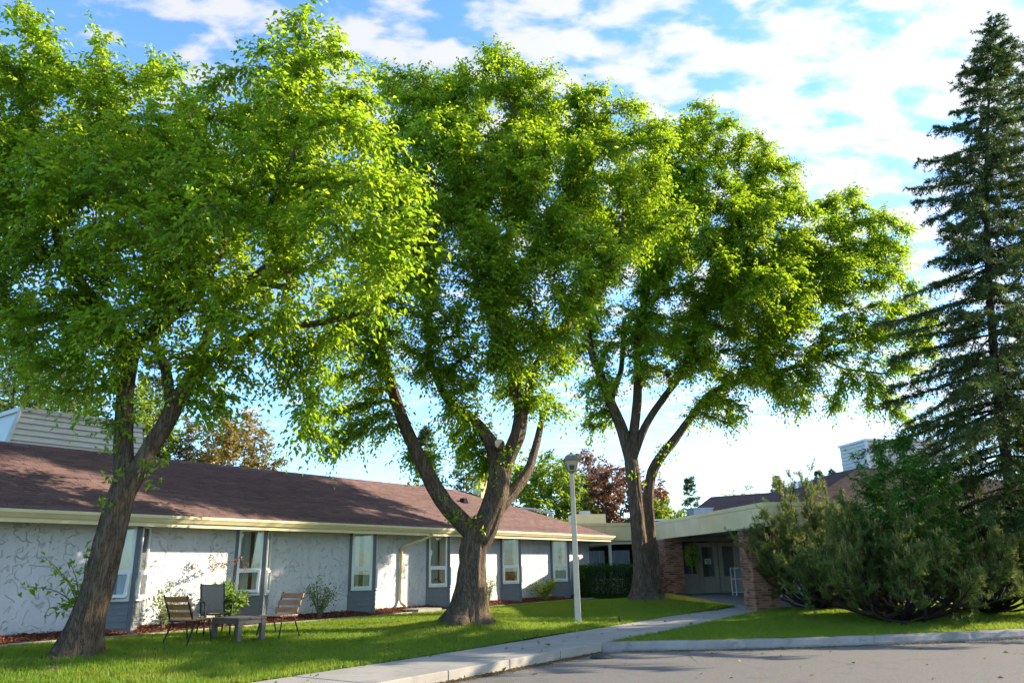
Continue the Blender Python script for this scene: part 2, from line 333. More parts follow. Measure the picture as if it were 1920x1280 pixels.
def grass_mat():
    m, nt, out = new_mat('grass_blade'); g = nt.nodes.new('ShaderNodeNewGeometry')
    n = noise(nt, g.outputs['Position'], .55, 5, .6); f = noise(nt, g.outputs['Position'], 9, 3)
    c = ramp(nt, n, [(.30, (.072, .18, .010)), (.55, (.118, .235, .013)), (.70, (.25, .235, .045))]); c = mixc(nt, fmath(nt, 'MULTIPLY', f, .45), c, (.15, .22, .03))
    b = nt.nodes.new('ShaderNodeBsdfPrincipled'); b.inputs['Roughness'].default_value = .5; b.inputs['Specular IOR Level'].default_value = .3; nt.links.new(c, b.inputs['Base Color'])
    t = nt.nodes.new('ShaderNodeBsdfTranslucent'); nt.links.new(mixc(nt, .5, c, (.52, .58, .04)), t.inputs[0])
    mx = nt.nodes.new('ShaderNodeMixShader'); mx.inputs[0].default_value = .45; nt.links.new(b.outputs[0], mx.inputs[1]); nt.links.new(t.outputs[0], mx.inputs[2]); nt.links.new(mx.outputs[0], out.inputs[0]); return m
GRASS = grass_mat()
WOOD = simple('teak_slat', (.44, .18, .05), .5, .3, 5, .2, 50, stretch=(1, 1, 1)); WOOD2 = simple('brown_slat', (.36, .18, .08), .55, .25, 5, .2, 50)
BLACK = simple('black_metal', (.012, .012, .013), .55, .2, 5, .05); SLING = simple('taupe_sling', (.20, .165, .13), .8, .12, 30, .3, 250)
TABLEM = simple('taupe_resin', (.13, .105, .088), .55, .15, 5, .1, 40)
POST = simple('painted_post', (.62, .53, .40), .5, .12, 2, .1); LAMPCAP = simple('weathered_lamp_cap', (.20, .20, .18), .6, .35, 7, .3); LAMPG = simple('lamp_glass', (.50, .42, .28), .25, .1, 3, .03, spec=.6); DARKG = simple('dark_lamp_inside', (.07, .065, .055), .4)
BRICK = None
def brick_mat():
    m, nt, out = new_mat('brick'); oi = nt.nodes.new('ShaderNodeAttribute'); oi.attribute_name = 'tone'; v = coords(nt)
    c = ramp(nt, oi.outputs['Fac'], [(0, (.13, .055, .03)), (.5, (.33, .14, .075)), (1, (.46, .22, .12))]); f = noise(nt, v, 60, 4)
    c = mixc(nt, fmath(nt, 'MULTIPLY', f, .35), c, (.16, .09, .07)); principled(nt, out, c, .9, .2, bump(nt, f, .5, .01)); return m
BRICK = brick_mat(); MORTAR = simple('mortar', (.30, .27, .23), .95, .1)
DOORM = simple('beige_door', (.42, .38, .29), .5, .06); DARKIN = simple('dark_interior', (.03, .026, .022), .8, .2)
YELLOW = simple('yellow_paint', (.60, .42, .04), .6, .15, 6, .15); PAPER = simple('paper', (.8, .8, .78), .7, .02); INK = simple('ink', (.02, .02, .03), .7, .1)
STEEL = simple('galvanised', (.50, .53, .56), .35, .1, 4, .05, metallic=.7); TEAL = simple('teal_plastic', (.05, .32, .36), .4, .1); CUT = simple('cut_wood', (.52, .38, .24), .8, .15, 9, .2)
PALE = simple('pale_wall', (.46, .47, .47), .8, .08)
ORANGE = simple('orange_flowers', (.65, .13, .03), .6, .3, 30); 

# ------------------------------------------------------------------ the setting: ground, road, kerbs, walk, lawns
T1 = np.array([-7.06, 12.93]); T2 = np.array([-1.12, 18.2]); T3 = np.array([4.3, 26.47])
MOUNDS += [(T1[0], T1[1], .07, .8), (T2[0], T2[1], .22, .95), (T3[0], T3[1], .2, 1.3)]
VW = 16.8; KV = 7.95; WV = 9.6           # wall plane, kerb line, far edge of the walk
mb = MB(); S = 900
mb.quad((-S, -S, -.08), (S, -S, -.08), (S, S, -.08), (-S, S, -.08)); tag(obj('ground', mb, TURF), kind='structure')
mb = MB(); KS = [P(-14, KV), P(13.55, KV)]                # the road lies in front of the kerb line
kerb_curve = [np.array([1.62, 15.72, 0]), np.array([2.2, 15.80, 0]), np.array([3.5, 15.72, 0]), np.array([5.43, 15.78, 0]), np.array([7.9, 16.15, 0]), np.array([10.4, 16.73, 0]), np.array([14, 17.6, 0]), np.array([20, 19.2, 0]), np.array([34, 23.2, 0])]
pts = [np.array([-40, -30, 0]), np.array([60, -30, 0]), np.array([60, 30.6, 0])]+kerb_curve[::-1]+[P(13.55, KV), P(-30, KV)]
mb.v = [tuple(p) for p in pts]; mb.f = [tuple(range(len(pts)))]; tag(obj('road', mb, ASPH), kind='structure')
def polyline(pts, step):
    pts = np.asarray(pts, float); d = np.r_[0, np.cumsum(np.linalg.norm(np.diff(pts, axis=0), axis=1))]; n = max(2, int(d[-1]/step)+1); t = np.linspace(0, d[-1], n)
    return np.stack([np.interp(t, d, pts[:, k]) for k in range(3)], 1)
# lawn sheets
def sheet(name, A, B, n, m, mat, fz):
    V = []; F = []
    for i in range(n+1):
        for j in range(m+1):
            a = A(i/n); b = B(i/n); p = a+(b-a)*j/m; V.append((p[0], p[1], float(fz(p[0], p[1]))))
    for i in range(n):
        for j in range(m): k = i*(m+1)+j; F += [k, k+m+1, k+m+2, k+1]
    o = obj(name, np_mesh(name, np.array(V), np.array(F), 4, smooth=True), mat); return o
lawn1 = tag(sheet('lawn', lambda s: P(-6+s*31.2, WV+.02), lambda s: P(-6+s*31.2, 15.92), 180, 44, TURF, ground_z), kind='structure')
kc = polyline(kerb_curve, .3)
def kfun(s): i = s*(len(kc)-1); a = int(min(i, len(kc)-2)); return kc[a]+(kc[a+1]-kc[a])*(i-a)
def inset(s): d = kfun(min(1, s+.01))-kfun(max(0, s-.01)); d /= np.linalg.norm(d); return kfun(s)+np.array([-d[1], d[0], 0])*.16
bk = polyline([P(14.0, KV-.02)+UX*10.6, P(14.0, KV-.02)+UX*10.6+DB*5, np.array([20, 27.5, 0]), np.array([36, 30, 0])], .3)
def bfun(s): i = s*(len(bk)-1); a = int(min(i, len(bk)-2)); return bk[a]+(bk[a+1]-bk[a])*(i-a)
lawn2 = tag(sheet('lawn', inset, bfun, 120, 36, TURF, ground_z), kind='structure')
# walk slabs, one by one
walk = thing('sidewalk', P(5, KV), 'pale concrete walk of joined slabs leading to the brick entrance', 'sidewalk'); walk['kind'] = 'structure'; del walk['category']
u = -6.0
while u < 25.5:
    u1 = u+1.52
    mbs = MB(); z0, z1 = float(walk_z(u)), float(walk_z(u1-.015)); e = random.uniform(-.004, .004)
    far = WV if u < 13.4 else WV+.25*min(1, (u-13.4)/8)
    mbs.hexa([P(u, KV+.012, -.05), P(u, far, -.05), P(u1-.015, far, -.05), P(u1-.015, KV+.012, -.05), P(u, KV+.012, z0+e), P(u, far, z0+e), P(u1-.015, far, z1+e), P(u1-.015, KV+.012, z1+e)][::1])
    obj('slab', mbs, CONC, walk, bevel=.012); u = u1
# kerb stones along the curve, one by one
kerb = thing('kerb', kerb_curve[0], 'rough worn concrete kerb edging the grass along the road', 'kerb'); kerb['kind'] = 'structure'; del kerb['category']
kk = polyline(kerb_curve, .1); seg = 24; i = 0
while i < len(kk)-3:
    j = min(i+seg, len(kk)-1); q = kk[i:j+1]; mbs = MB(); d = np.gradient(q, axis=0); d /= np.linalg.norm(d, axis=1)[:, None]; nn = np.stack([-d[:, 1], d[:, 0], 0*d[:, 0]], 1)
    base = 0; V = []; prof = [(-.005, -.05), (-.005, .05), (.03, .135), (.06, .165), (.20, .172), (.20, -.05)]
    for k in range(len(q)):
        w = np.array([[.012*mnoise.noise(Vector((q[k][0]*4+a_, q[k][1]*4, a_*7))), .007*mnoise.noise(Vector((q[k][0]*3, q[k][1]*3+a_*5, 9)))] for a_ in range(len(prof))]); t = .012 if k in (0, len(q)-1) else 0
        for (a, z), ww in zip(prof, w): V.append(tuple(q[k]+nn[k]*(a+(ww[0] if z > 0 else 0)+(t if a < .1 else 0))+np.array([0, 0, z+(ww[1] if z > 0 else 0)-t*(z > 0)])))
    mbs.v = V; np_ = len(prof)
    for k in range(len(q)-1):
        for a in range(np_-1): mbs.f.append((k*np_+a, (k+1)*np_+a, (k+1)*np_+a+1, k*np_+a+1))
    mbs.f += [tuple(range(np_))[::-1], tuple((len(q)-1)*np_+a for a in range(np_))]
    obj('kerbstone', mbs, KERB, kerb); i = j+(0 if j < len(kk)-1 else 5); seg = random.choice((22, 26, 30))
    if j == len(kk)-1: break
# dark broken kerb end beside the walk
mb = MB(); p0 = at_ground(1127, 1216); mb.lathe((p0[0], p0[1], 0.0), [(.21, 0), (.19, .035), (.13, .06), (.06, .07), (.01, .072)], 14)
tag(obj('kerb_end', mb, simple('patched_asphalt', (.05, .047, .045), .95, .3, 9, .6, 60), smooth=True), kind='structure')

# grass blades: geometry nodes tufts on the lawn sheets
def grass_nodes(name, density, seed):
    ng = bpy.data.node_groups.new(name, 'GeometryNodeTree'); ng.interface.new_socket('Geometry', in_out='INPUT', socket_type='NodeSocketGeometry'); ng.interface.new_socket('Geometry', in_out='OUTPUT', socket_type='NodeSocketGeometry')
    N, L = ng.nodes, ng.links; gi = N.new('NodeGroupInput'); go = N.new('NodeGroupOutput'); rr = random.Random(seed)
    join = N.new('GeometryNodeJoinGeometry')
    for k in range(14):
        c = N.new('GeometryNodeMeshCircle'); c.fill_type = 'NGON'; c.inputs['Vertices'].default_value = 3; c.inputs['Radius'].default_value = 1.0
        h = rr.uniform(.035, .085); t = N.new('GeometryNodeTransform'); a = rr.uniform(0, 6.28); r = rr.uniform(0, .075); t.inputs['Translation'].default_value = (r*math.cos(a), r*math.sin(a), h/3-.008)
        t.inputs['Rotation'].default_value = (0, -math.pi/2+rr.gauss(0, .40), rr.uniform(0, 6.28)); t.inputs['Scale'].default_value = (h/1.5, rr.uniform(.009, .015)/1.73, 1)
        L.new(c.outputs['Mesh'], t.inputs['Geometry']); L.new(t.outputs[0], join.inputs[0])
    sm = N.new('GeometryNodeSetMaterial'); sm.inputs['Material'].default_value = GRASS; L.new(join.outputs[0], sm.inputs[0])
    dp = N.new('GeometryNodeDistributePointsOnFaces'); dp.inputs['Density'].default_value = density; dp.inputs['Seed'].default_value = seed; L.new(gi.outputs[0], dp.inputs['Mesh'])
    ip = N.new('GeometryNodeInstanceOnPoints'); L.new(dp.outputs['Points'], ip.inputs['Points']); L.new(sm.outputs[0], ip.inputs['Instance'])
    rv = N.new('FunctionNodeRandomValue'); rv.data_type = 'FLOAT_VECTOR'; rv.inputs[0].default_value = (-.15, -.15, 0); rv.inputs[1].default_value = (.15, .15, 6.28); L.new(rv.outputs[0], ip.inputs['Rotation'])
    rs = N.new('FunctionNodeRandomValue'); rs.data_type = 'FLOAT'; rs.inputs[2].default_value = .55; rs.inputs[3].default_value = 1.15; L.new(rs.outputs[1], ip.inputs['Scale'])
    L.new(ip.outputs[0], go.inputs[0]); return ng
for src, dens, sd, lab in ((lawn1, 210, 3, 'short green grass of the lawn between the walk and the stucco wing'), (lawn2, 190, 5, 'short green grass of the verge under the pines along the kerb')):
    g = bpy.data.objects.new('grass', src.data.copy()); C.objects.link(g); g.location.z = .003; md = g.modifiers.new('blades', 'NODES'); md.node_group = grass_nodes('blades_%d' % sd, dens, sd)
    tag(g, lab, 'grass', kind='stuff')

# ------------------------------------------------------------------ shingled roof planes: every shingle has its own edges
def shingle_plane(e0, e1, r0, r1, course=.145, tab=.33, seed=1):
    """eave from e0 to e1, ridge from r0 to r1 (r0 above e0)"""
    e0, e1, r0, r1 = (np.asarray(q, float) for q in (e0, e1, r0, r1)); rg = np.random.default_rng(seed)
    ex = (e1-e0)/np.linalg.norm(e1-e0); slope_vec = r0-e0; slope_vec = slope_vec-ex*np.dot(slope_vec, ex); Ls = np.linalg.norm(slope_vec); ey = slope_vec/Ls; ez = np.cross(ex, ey)
    if ez[2] < 0: ez = -ez
    n = int(Ls/course); V = []; T = []
    for k in range(n+1):
        y0 = k*course; y1 = min(y0+course*1.25, Ls)
        if y0 >= Ls-.02: break
        def span(y):
            t = y/Ls; a = e0+(r0-e0)*t; b = e1+(r1-e1)*t; return np.dot(a-e0, ex), np.dot(b-e0, ex)
        crs = rg.uniform(); a0, b0 = span(y0); a1, b1 = span(y1); x = a0-rg.uniform(0, tab)
        while x < b0:
            w = tab*rg.uniform(.85, 1.15); x0, x1 = max(x, a0), min(x+w-.008, b0); x += w
            if x1-x0 < .03: continue
            u0, u1 = min(max(x0, a1), b1), min(max(x1, a1), b1); h = .022+rg.uniform(0, .006); dy = rg.uniform(-.008, .008)
            q = [e0+ex*x0+ey*(y0+dy)+ez*h, e0+ex*x1+ey*(y0+dy)+ez*h, e0+ex*u1+ey*y1+ez*.004, e0+ex*u0+ey*y1+ez*.004, e0+ex*x0+ey*(y0+dy), e0+ex*x1+ey*(y0+dy)]
            V += q; T += [.65*rg.uniform()+.35*crs]*6
    m = len(V)//6; b = np.arange(m)*6
    F = np.stack([b, b+1, b+2, b+3, b+4, b+5, b+1, b], 1).reshape(-1)
    return np.array(V), F, np.array(T)
def roof_obj(name, planes, org, parent):
    Vs, Fs, Ts = [], [], []; n = 0
    for i, pl in enumerate(planes):
        V, F, T = shingle_plane(*pl, seed=11+i); Vs.append(V); Fs.append(F+n); Ts.append(T); n += len(V)
    me = np_mesh(name, np.concatenate(Vs)-org, np.concatenate(Fs), 4, np.concatenate(Ts)); o = obj(name, me, SHINGLE, parent); o['kind'] = 'stuff'; return o

# ------------------------------------------------------------------ the long stucco wing
BAYS = [8.27, 11.47, 15.14, 18.32, 22.14, 25.33]; BD = .52; ZB = .42; ZS = 2.66
U0, U1 = -3.0, 28.26
wing = thing('bungalow_wing', P(14, VW, .5), 'long grey stucco bungalow wing with brown shingle roof and angled bay windows', 'building')
mb = MB(); edges = [U0]
for L in BAYS: edges += [L+.02, L+2*BD-.02]
edges.append(U1)
for a, b in zip(edges[::2], edges[1::2]): mb.frame_box((0, 0, 0), UX, VX, (0, 0, 1), a, b, VW, VW+.2, .2, ZS)
mb.frame_box((0, 0, 0), UX, VX, (0, 0, 1), U1-.2, U1, VW+.2, 24, .2, ZS); obj('wall', mb, STUCCO, wing)
mb = MB(); mb.frame_box((0, 0, 0), UX, VX, (0, 0, 1), U0, U1-.25, VW+.22, 24, .2, .46); mb.frame_box((0, 0, 0), UX, VX, (0, 0, 1), U0, U1-.25, 20.2, 20.3, .46, ZS+.1)
for a, b in zip(BAYS, BAYS[1:]): mb.frame_box((0, 0, 0), UX, VX, (0, 0, 1), (a+b)/2+.45, (a+b)/2+.55, VW+.22, 20.2, .46, ZS)
obj('interior', mb, INTER, wing)
mb = MB(); mb.frame_box((0, 0, 0), UX, VX, (0, 0, 1), U0, U1+.62, 16.06, 24, ZS, ZS+.03); obj('soffit', mb, SOFFIT, wing)
mb = MB(); mb.frame_box((0, 0, 0), UX, VX, (0, 0, 1), U0, U1+.66, 16.02, 16.06, 2.59, 2.79); mb.frame_box((0, 0, 0), UX, VX, (0, 0, 1), U1+.62, U1+.66, 16.06, 24, 2.59, 2.79); obj('fascia', mb, CREAM, wing)
prof = [(16.015, 2.68), (15.965, 2.68), (15.955, 2.70), (15.915, 2.755), (15.90, 2.765), (15.90, 2.815), (15.915, 2.825), (15.925, 2.815), (15.925, 2.78), (16.015, 2.78)]
mb = MB()
for uu in (U0, U1+.70): mb.v += [tuple(P(uu, v, z)) for v, z in prof]
n = len(prof); mb.f = [(k, (k+1) % n, n+(k+1) % n, n+k) for k in range(n)]+[tuple(range(n))[::-1], tuple(range(n, 2*n))]; obj('gutter', mb, CREAM, wing)
# downspout
mb = MB(); du = 17.15
mb.tube([P(du+.55, 15.97, 2.70), P(du+.53, 15.99, 2.62), P(du+.42, 16.2, 2.50), P(du+.08, 16.66, 2.33), P(du, 16.73, 2.25), P(du, 16.74, 1.6), P(du, 16.74, .78), P(du, 16.70, .68), P(du-.0, 16.5, .60)], .045, 10); obj('downspout', mb, CREAM, wing, smooth=True)
mb = MB(); mb.frame_box((0, 0, 0), UX, VX, (0, 0, 1), du-.28, du+.72, 15.75, 16.45, .44, .53); tag(obj('splash_block', mb, CONC), 'grey concrete splash slab under the cream downspout', 'slab')
EV = (15.93, 2.79); RV = (20.0, 4.62); RU = 23.94
planes = [(P(U0, *EV), P(U1+.68, *EV), P(U0, *RV), P(RU, *RV)), (P(U1+.68, *EV), P(U1+.68, 24.07, 2.79), P(RU, *RV), P(RU, *RV)), (P(U1+.68, 24.07, 2.79), P(U0, 24.07, 2.79), P(RU, *RV), P(U0, *RV))]
rf = roof_obj('roof', planes, ORG[wing.name], wing)
mb = MB(); q = [P(U0, 15.96, 2.785), P(U1+.66, 15.96, 2.785), P(RU, 20, 4.6), P(U0, 20, 4.6), P(U1+.66, 24.05, 2.785), P(U0, 24.05, 2.785)]
mb.v = [tuple(x) for x in q]; mb.f = [(0, 1, 2, 3), (1, 4, 2), (4, 5, 3, 2)]; obj('roof_deck', mb, SOFFIT, wing)
mb = MB()
for k in range(70):
    a = U0+(RU-U0)*k/70; b = U0+(RU-U0)*(k+1)/70-.012
    mb.hexa([P(a, 19.84, 4.565), P(b, 19.84, 4.565), P(b, 20.16, 4.565), P(a, 20.16, 4.565), P(a, 19.98, 4.655), P(b, 19.98, 4.655), P(b, 20.02, 4.655), P(a, 20.02, 4.655)])
nv = len(mb.v); rc = obj('ridge_caps', mb, SHINGLE, rf); rc['kind'] = 'stuff'; a_ = rc.data.attributes.new('tone', 'FLOAT', 'POINT'); a_.data.foreach_set('value', np.repeat(rng.uniform(0, 1, nv//8), 8).astype(np.float32))
mb = MB(); pv = P(22.3, 18.6, 4.0); mb.hexa([pv+UX*a+VX*b+np.array([0, 0, z]) for z, k in ((-.05, 1), (.16, .6)) for a, b in ((-.14*k, -.14*k), (.14*k, -.14*k), (.14*k, .14*k), (-.14*k, .14*k))]); obj('roof_vent', mb, simple('vent_black', (.02, .02, .022), .95, .1, spec=.05), rf)

def make_bay(L, opened, curtain, idx):
    A = P(L, VW); Bp = P(L+BD, VW-BD); Cc = P(L+2*BD, VW); fl = BD*math.sqrt(2)
    mbp = MB(); EZ = (0, 0, 1)
    def faces(a, b):
        d = (b-a)/np.linalg.norm(b-a); nrm = np.array([d[1], -d[0], 0]); return a, d, nrm
    F1 = faces(A, Bp); F2 = faces(Bp, Cc)
    w0, w1 = .085, .655                                    # window opening along the face
    for (a, d, nr) in (F1, F2):
        mbp.frame_box(a, d, nr, EZ, 0.0, w0, -.06, 0, ZB, ZS); mbp.frame_box(a, d, nr, EZ, w1, fl-(.0), -.06, 0, ZB, ZS)
        mbp.frame_box(a, d, nr, EZ, w0, w1, -.06, -.002, ZB, 1.09); mbp.frame_box(a, d, nr, EZ, w0, w1, -.06, 0, 2.63, ZS)
    a, d, nr = F1; mbp.frame_box(Bp, d, nr, EZ, -.075, .012, -.02, .014, ZB-.01, ZS); a, d2, nr2 = F2; mbp.frame_box(Bp, d2, nr2, EZ, -.0, .075, -.02, .014, ZB-.01, ZS)
    bay = obj('bay_window', mbp, GREYTRIM, wing)
    for fi, (a, d, nr) in enumerate((F1, F2)):
        for k in range(5):                                 # clapboards, lower edge proud
            z0 = ZB+.01+k*.128; m = MB(); s0, s1 = (.008, fl-.078) if fi == 0 else (.078, fl-.008)
            c = lambda s, n, z: a+d*s+nr*n+np.array([0, 0, z])
            m.hexa([c(s0, .002, z0), c(s1, .002, z0), c(s1, .026, z0), c(s0, .026, z0), c(s0, .002, z0+.126), c(s1, .002, z0+.126), c(s1, .010, z0+.126), c(s0, .010, z0+.126)][::1])
            obj('board', m, GREYSID, bay)
        m = MB(); f = .05
        for (s0, s1, z0, z1) in ((w0, w0+f, 1.09, 2.63), (w1-f, w1, 1.09, 2.63), (w0+f, w1-f, 2.63-f, 2.63), (w0+f, w1-f, 1.66, 1.72), (w0+f, w1-f, 1.09, 1.135)):
            m.frame_box(a, d, nr, EZ, s0, s1, -.03, .028, z0, z1)
        obj('window_frame', m, WHITE, bay)
        m = MB(); m.frame_box(a, d, nr, EZ, w0-.01, w1+.01, .0, .05, 1.062, 1.088); obj('sill', m, GREYTRIM, bay)
        m = MB(); m.frame_box(a, d, nr, EZ, w0+f, w1-f, -.008, -.003, 1.72, 2.63-f); obj('pane', m, GLASS, bay)
        # lower awning sash, hinged at its top
        th = R_(16) if (opened and fi == 0) else 0.0; m = MB(); mg = MB(); h = np.array([0, 0, 1.0])*math.cos(th)-nr*math.sin(th); on = nr*math.cos(th)+np.array([0, 0, 1.0])*math.sin(th)
        o = a+nr*.030+np.array([0, 0, 1.672]); H = .535
        for (s0, s1, t0, t1) in ((w0+.012, w0+.075, -H, 0), (w1-.075, w1-.012, -H, 0), (w0+.075, w1-.075, -.06, 0), (w0+.075, w1-.075, -H, -H+.065)): m.frame_box(o, d, on, h, s0, s1, .0, .032, t0, t1)
        sash = obj('sash', m, WHITE, bay)
        mg.frame_box(o, d, on, h, w0+.075, w1-.075, .010, .015, -H+.065, -.06); obj('pane', mg, GLASS, bay)
        # pleated curtains behind the glass
        def pleats(s0, s1, mat, nm, dep):
            V = []; F = []; nn = 44
            for k in range(nn+1):
                s = s0+(s1-s0)*k/nn; off = -dep-.010*math.sin(k*1.15+idx)-.005*math.sin(k*2.7); V += [tuple(a+d*s+nr*off+np.array([0, 0, 1.10])), tuple(a+d*s+nr*off+np.array([0, 0, 2.62]))]
            for k in range(nn): F += [2*k, 2*k+2, 2*k+3, 2*k+1]
            obj(nm, np_mesh(nm, np.array(V)-ORG[wing.name], np.array(F), 4, smooth=True), mat, bay)
        gap = .055+.03*((idx*37) % 3)
        mid = (w0+w1)/2+(.02 if idx % 2 else -.03)
        if curtain == 'open':
            pleats(w1-.16, w1-.03, CURT, 'curtain', .045)
        else:
            pleats(w0+.02, mid-gap/2, CURT, 'curtain', .045); pleats(mid+gap/2, w1-.02, CURT if idx != 5 else CURTW, 'curtain', .045); pleats(mid-.06, mid+.06, DRAPE, 'drape', .085)
    return bay
for i, L in enumerate(BAYS):
    bay = make_bay(L, i < 2, 'open' if i == 4 else 'drawn', i)
# things on the window ledges
def at_bay(i, s, n): A = P(BAYS[i], VW); d = (P(BAYS[i]+BD, VW-BD)-A)/(BD*math.sqrt(2)); nr = np.array([d[1], -d[0], 0]); return A+d*s-nr*n
def leaf_cloud(c, r, n, L, W, seed, squash=(1, 1, 1), shell=.4, up=.3):
    rg = np.random.default_rng(seed); d = rg.normal(size=(n, 3)); d /= np.linalg.norm(d, axis=1)[:, None]
    p = np.asarray(c)+d*(r*(shell+(1-shell)*rg.uniform(size=(n, 1))**.5))*np.asarray(squash)
    return leaves_at(p, d*np.array([1, 1, .5])+np.array([0, 0, up])+rg.normal(0, .5, (n, 3)), L, W, rg)
def leaves_at(p, dirs, L, W, rg, quad=True, droop=.0, nrm=None, tone=None):
    n = len(p); d = dirs/(np.linalg.norm(dirs, axis=1)[:, None]+1e-9)
    a = rg.normal(size=(n, 3)) if nrm is None else nrm; x = np.cross(d, a); x /= np.linalg.norm(x, axis=1)[:, None]+1e-9; z = np.cross(x, d)
    sc = rg.uniform(.5, 1.2, (n, 1)); Lh = L*sc; Wh = W*sc*.5
    B = p; T = p+d*Lh-z*Lh*.18; M = p+d*Lh*.5; fold = z*Wh*.55
    l = p+d*Lh*.42+x*Wh+fold; r = p+d*Lh*.42-x*Wh+fold
    tn = rg.uniform(0, 1, n) if tone is None else np.clip(tone+rg.normal(0, .18, n), 0, 1)
    if quad == 4:
        V = np.stack([B, l, r, T, M], 1).reshape(-1, 3); b = np.arange(n)*5
        F = np.stack([b, b+4, b+1, b+1, b+4, b+3, b, b+2, b+4, b+4, b+2, b+3], 1).reshape(-1); return V, F, 3, np.repeat(tn, 5)
    V = np.stack([B, l, T, r], 1).reshape(-1, 3); b = np.arange(n)*4
    F = np.stack([b, b+2, b+1, b, b+3, b+2], 1).reshape(-1); return V, F, 3, np.repeat(tn, 4)
def leaf_obj(name, data, mat, parent, org=None):
    V, F, ns, T = data; org = ORG[parent.name] if org is None else org
    return obj(name, np_mesh(name, V-org, F, ns, T), mat, parent)
def joinl(ds):
    n = 0; Vs, Fs, Ts = [], [], []
    for V, F, ns, T in ds: Vs.append(V); Fs.append(F+n); Ts.append(T); n += len(V)
    return np.concatenate(Vs), np.concatenate(Fs), 3, np.concatenate(Ts)
q = at_bay(4, .37, .07); fl_ = thing('flower_pot', q+np.array([0, 0, 1.1]), 'orange flower arrangement on the sill inside the partly open-curtained window', 'flowers')
mb = MB(); mb.lathe(q+np.array([0, 0, 1.1]), [(.05, 0), (.075, .12), (.07, .125)], 12); obj('pot', mb, WHITE, fl_, smooth=True); leaf_obj('blooms', leaf_cloud(q+np.array([0, 0, 1.31]), .14, 500, .06, .05, 3), ORANGE, fl_); leaf_obj('foliage', leaf_cloud(q+np.array([0, 0, 1.22]), .13, 120, .07, .03, 4), HEDGE, fl_)
q = at_bay(5, .37, .06); mb = MB(); mb.frame_box(q, (P(1, -1)-P(0, 0))/math.sqrt(2), (P(-1, -1))/math.sqrt(2), (0, 0, 1), -.22, .22, -.005, .005, 1.14, 1.66); tag(obj('paper_blind', mb, CURTB), 'pale blue sheet hung inside the lower pane next to the corner', 'blind')
q = at_bay(3, .37, .06); pt = thing('window_plant', q+np.array([0, 0, 1.1]), 'small potted plant with white blooms inside the window beside the downspout', 'plant'); mb = MB(); mb.lathe(q+np.array([0, 0, 1.1]), [(.04, 0), (.06, .1), (.055, .105)], 12); obj('pot', mb, WOOD, pt, smooth=True); leaf_obj('foliage', leaf_cloud(q+np.array([0, 0, 1.26]), .1, 90, .08, .03, 9), HEDGE, pt)
# siding clad box on the ridge
box = thing('roof_box', P(8, 20.4, 4.5), 'cream clapboard rooftop box with sloping end on the wing ridge', 'roof box')
zt = 5.47; ua, ub = 7.28, 10.6
mb = MB(); mb.hexa([P(ua+.02, 20.03, 4.4), P(ub-.02, 20.03, 4.4), P(ub-.02, 22, 4.4), P(ua+.02, 22, 4.4), P(ua+.30, 20.25, zt-.02), P(ub-.02, 20.25, zt-.02), P(ub-.02, 21.8, zt-.02), P(ua+.30, 21.8, zt-.02)]); obj('core', mb, SIDING, box)
nb = 6; hb = (zt-4.58)/nb
for k in range(nb):
    t0, t1 = (k*hb)/(zt-4.58), ((k+1)*hb-.012)/(zt-4.58); m = MB(); z0 = 4.58+k*hb; z1 = z0+hb-.012
    f = lambda uu, t, n, z: P(uu, 20.03+.2*t-n, z)
    m.hexa([f(ua+.28*t0+.02, t0, .05, z0), f(ub, t0, .05, z0), f(ub, t0, .0, z0), f(ua+.28*t0+.02, t0, .0, z0), f(ua+.28*t1+.02, t1, .022, z1), f(ub, t1, .022, z1), f(ub, t1, 0, z1), f(ua+.28*t1+.02, t1, 0, z1)]); obj('board', m, SIDING, box)
mb = MB(); mb.frame_box((0, 0, 0), UX, VX, (0, 0, 1), ua+.24, ub+.03, 20.15, 21.9, zt-.02, zt+.09); obj('cap', mb, SIDING, box)
mb = MB(); mb.bar(P(ua+.0, 19.98, 4.52), P(ua+.28, 20.19, zt), .07); obj('corner_trim', mb, SIDING, box)
# mulch bed and edging
mb = MB(); mb.hexa([P(-3, 15.96, .1), P(-3, VW, .1), P(28.6, VW, .1), P(28.6, 15.96, .1), P(-3, 15.96, .43), P(-3, VW, .56), P(28.6, VW, .56), P(28.6, 15.96, .43)]); tag(obj('mulch_bed', mb, MULCHBASE), kind='structure')
ez_ = np.array([0, 0, 1.0]); n = 14000; uu = rng.uniform(5, 28.5, n); vv = rng.uniform(15.97, 16.78, n); pp = UX*uu[:, None]+VX*vv[:, None]+ez_*(.438+.155*(vv-15.96))[:, None]+rng.uniform(0, .02, (n, 1))*ez_
MUL = leaf_mat('mulch_chip', (.14, .05, .032), (.36, .15, .085), (.05, .02, .01), (.1, .04, .02), .05, .9, .1)
dd = rng.normal(size=(n, 3))*np.array([1, 1, .25]); me = leaves_at(pp, dd, .06, .03, rng, nrm=np.tile([0, 0, 1.0], (n, 1))+rng.normal(0, .3, (n, 3)))
tag(obj('mulch_chips', np_mesh('mulch_chips', me[0], me[1], 3, me[3]), MUL), 'red bark mulch chips strewn along the foot of the wall', 'mulch', kind='stuff')
ed = thing('bed_edging', P(14, 15.9, .4), 'low pale concrete edging strips between lawn and mulch bed', 'edging'); uu = -2.0
while uu < 28:
    m = MB(); m.frame_box((0, 0, 0), UX, VX, (0, 0, 1), uu, uu+1.18, 15.86+random.uniform(-.008, .008), 15.97, .2, .465+random.uniform(-.01, .01)); obj('edging_strip', m, CONC, ed, bevel=.01); uu += 1.2

